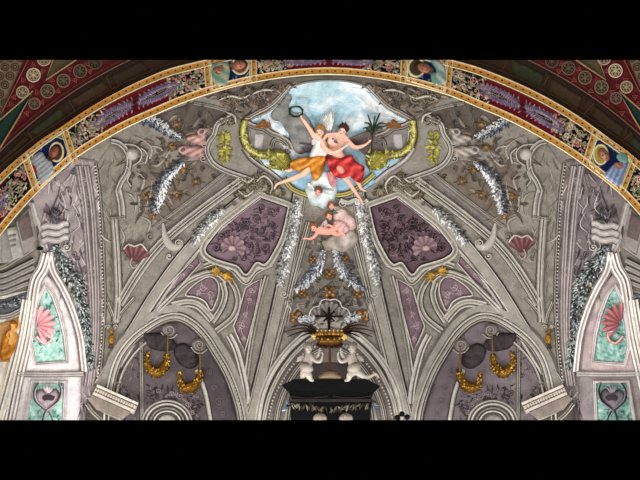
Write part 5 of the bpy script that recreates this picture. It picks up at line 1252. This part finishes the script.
# putti of white stucco
PW = (176,168,156)
for W, m in (('left', T), ('right', mir(T, 660.5))):
    lf = W == 'left'
    root = thing('putto_statue', ('white stucco putto left of the crown pole, kneeling with both arms raised' if lf else 'white stucco putto right of the crown pole, one leg stretched behind'), 'statue', m(307,380,.4))
    legs = [[(306,371,.42,4.6),(309,376,.5,3.4),(311,380,.46,2.2),(313,380.5,.5,1.5)], [(305,371,.38,4.6),(303,376,.4,3.3),(301,379.5,.36,2.2),(298,380.5,.36,1.5)]] if lf else \
           [[(306,371,.42,4.6),(311,375.5,.52,3.3),(312,380,.46,2.2),(315,380.5,.5,1.5)], [(304,371.5,.38,4.2),(299,375.5,.42,3.0),(294.5,377.5,.4,2.4),(289,376,.36,1.8),(285,373.5,.34,1.3),(283,375.5,.34,1.1),(281.5,378,.34,.8)]]
    body(root, [[(308.5,354.5,.4,3.4),(308.5,359,.42,4.6),(307,365,.44,5.0),(306,370,.42,5.2)], [(308.5,354,.4,2.2),(308.5,351,.4,2.2)],
        [(311,356,.46,2.3),(315,360.5,.56,2.1),(319.5,362,.62,1.7),(322,358.5,.62,1.4),(322.5,355.5,.6,1.1)], [(312,355.5,.4,2.2),(316,357,.44,1.9),(319,354,.46,1.5),(319.5,351,.46,1.1)]] + legs,
        hd(308.6,348,4.5,-1.57,.44,m), [(322.5,355.5,-1.7,3.4,.6,1,.6),(319.5,351,-1.4,3.2,.46,-1,.5)], PW, .017, m, 'body', STO)
    facehair(root, 308.6,348,4.5,-1.57,(1.1,.3),.44,(120,112,102),m=m,long=9,lip=(128,118,108),eye=(88,80,72))
    b = MB(m)
    for rw in range(2):
        for k in range(6): b.leaf(304,358, 2.7+k*.2, 13-k*.8-rw*4, 3.4, .08, vary((176,168,158) if rw else ((84,76,70),(104,96,88))[k % 2], .1), base=.3+.06*rw)
    make('wing', b, STO, root)
    b = MB(m); b.fill([(300,364),(306,362),(312,366),(313,371),(307,373),(301,371)], .56, cf=streak((190,182,170), (116,108,100), .8, 3), bulge=.14, bw=4, step=1.6, base=.3); make('loincloth', b, STO, root)
# dark trefoil finial beside the altar
root = thing('iron_finial', 'black trefoil finial at the bottom edge, right of the altar', 'finial', T(402,418,.3))
for u, v in ((402,414),(397.5,417.5),(407,417)):
    b = MB(T); b.blob(u, v, 3, 3, 0, .12, (12,12,14), base=.3, seg=10, full=True); make('lobe', b, BLK, root)
# ================================================================== vault shell, camera, light
def shell():
    b = MB(S); nx = 72; rows = []
    secs = [(9.05+(YC-9.05)*i/6, 1.0) for i in range(6)] + [(YC+RB*sin(i/30*pi/2), max(cos(i/30*pi/2), .001)) for i in range(31)]
    for y, c in secs:
        row = []
        for zz in (-1.0, 1.0, 2.4): row.append(Vector((RX*c, y, zz+EYE)))
        for k in range(nx+1):
            a = pi*k/nx; row.append(Vector((RX*c*cos(a), y, ZS+RZ*c*sin(a)+EYE)))
        for zz in (2.4, 1.0, -1.0): row.append(Vector((-RX*c, y, zz+EYE)))
        ids = []
        for p in row: b.v.append(p); ids.append(len(b.v)-1)
        rows.append(ids)
    for r0, r1 in zip(rows, rows[1:]):
        for j in range(len(r0)-1): b.face((r0[j], r0[j+1], r1[j+1], r1[j]), G)
    struct(b, FRV, 'ceiling_2')
shell()
cam = bpy.data.cameras.new('camera'); co = bpy.data.objects.new('camera', cam); COL.objects.link(co)
co.location = (0, 0, EYE); co.rotation_euler = (pi/2+PITCH, 0, 0)
cam.sensor_width = 36; cam.lens = 36*F/640; cam.shift_x = -(CX-320)/640; cam.clip_end = 200
SC.camera = co
w = bpy.data.worlds.new('world'); SC.world = w; w.use_nodes = True
w.node_tree.nodes['Background'].inputs[0].default_value = (0, 0, 0, 1)
def area(name, loc, tgt, size, power, col=(1, 1, 1)):
    l = bpy.data.lights.new(name, 'AREA'); l.energy = power; l.size = size; l.color = col
    o = bpy.data.objects.new(name, l); COL.objects.link(o); o.location = loc
    o.rotation_euler = (Vector(tgt)-Vector(loc)).to_track_quat('-Z', 'Y').to_euler()
area('nave_fill', (0, 1.0, 2.0), (0, 11, 9.5), 6, 1250, (1, .97, .93))  # added fill from the nave, evens the light on arch and vault
area('left_window_light', (-5.2, 11.0, 3.2), (3, 14, 9), 2.0, 420, (1, .98, .95))
area('right_window_light', (5.2, 11.0, 3.2), (-3, 14, 9), 2.0, 260, (.95, .97, 1))
area('choir_fill', (0, 11.5, 1.6), (0, 14, 10), 5, 300, (1, .97, .94))  # unseen fill low in the choir, added to light the vault evenly
SC.view_settings.view_transform = 'Standard'; SC.view_settings.look = 'None'
for o in SC.objects:
    if '_loc' in o: del o['_loc']
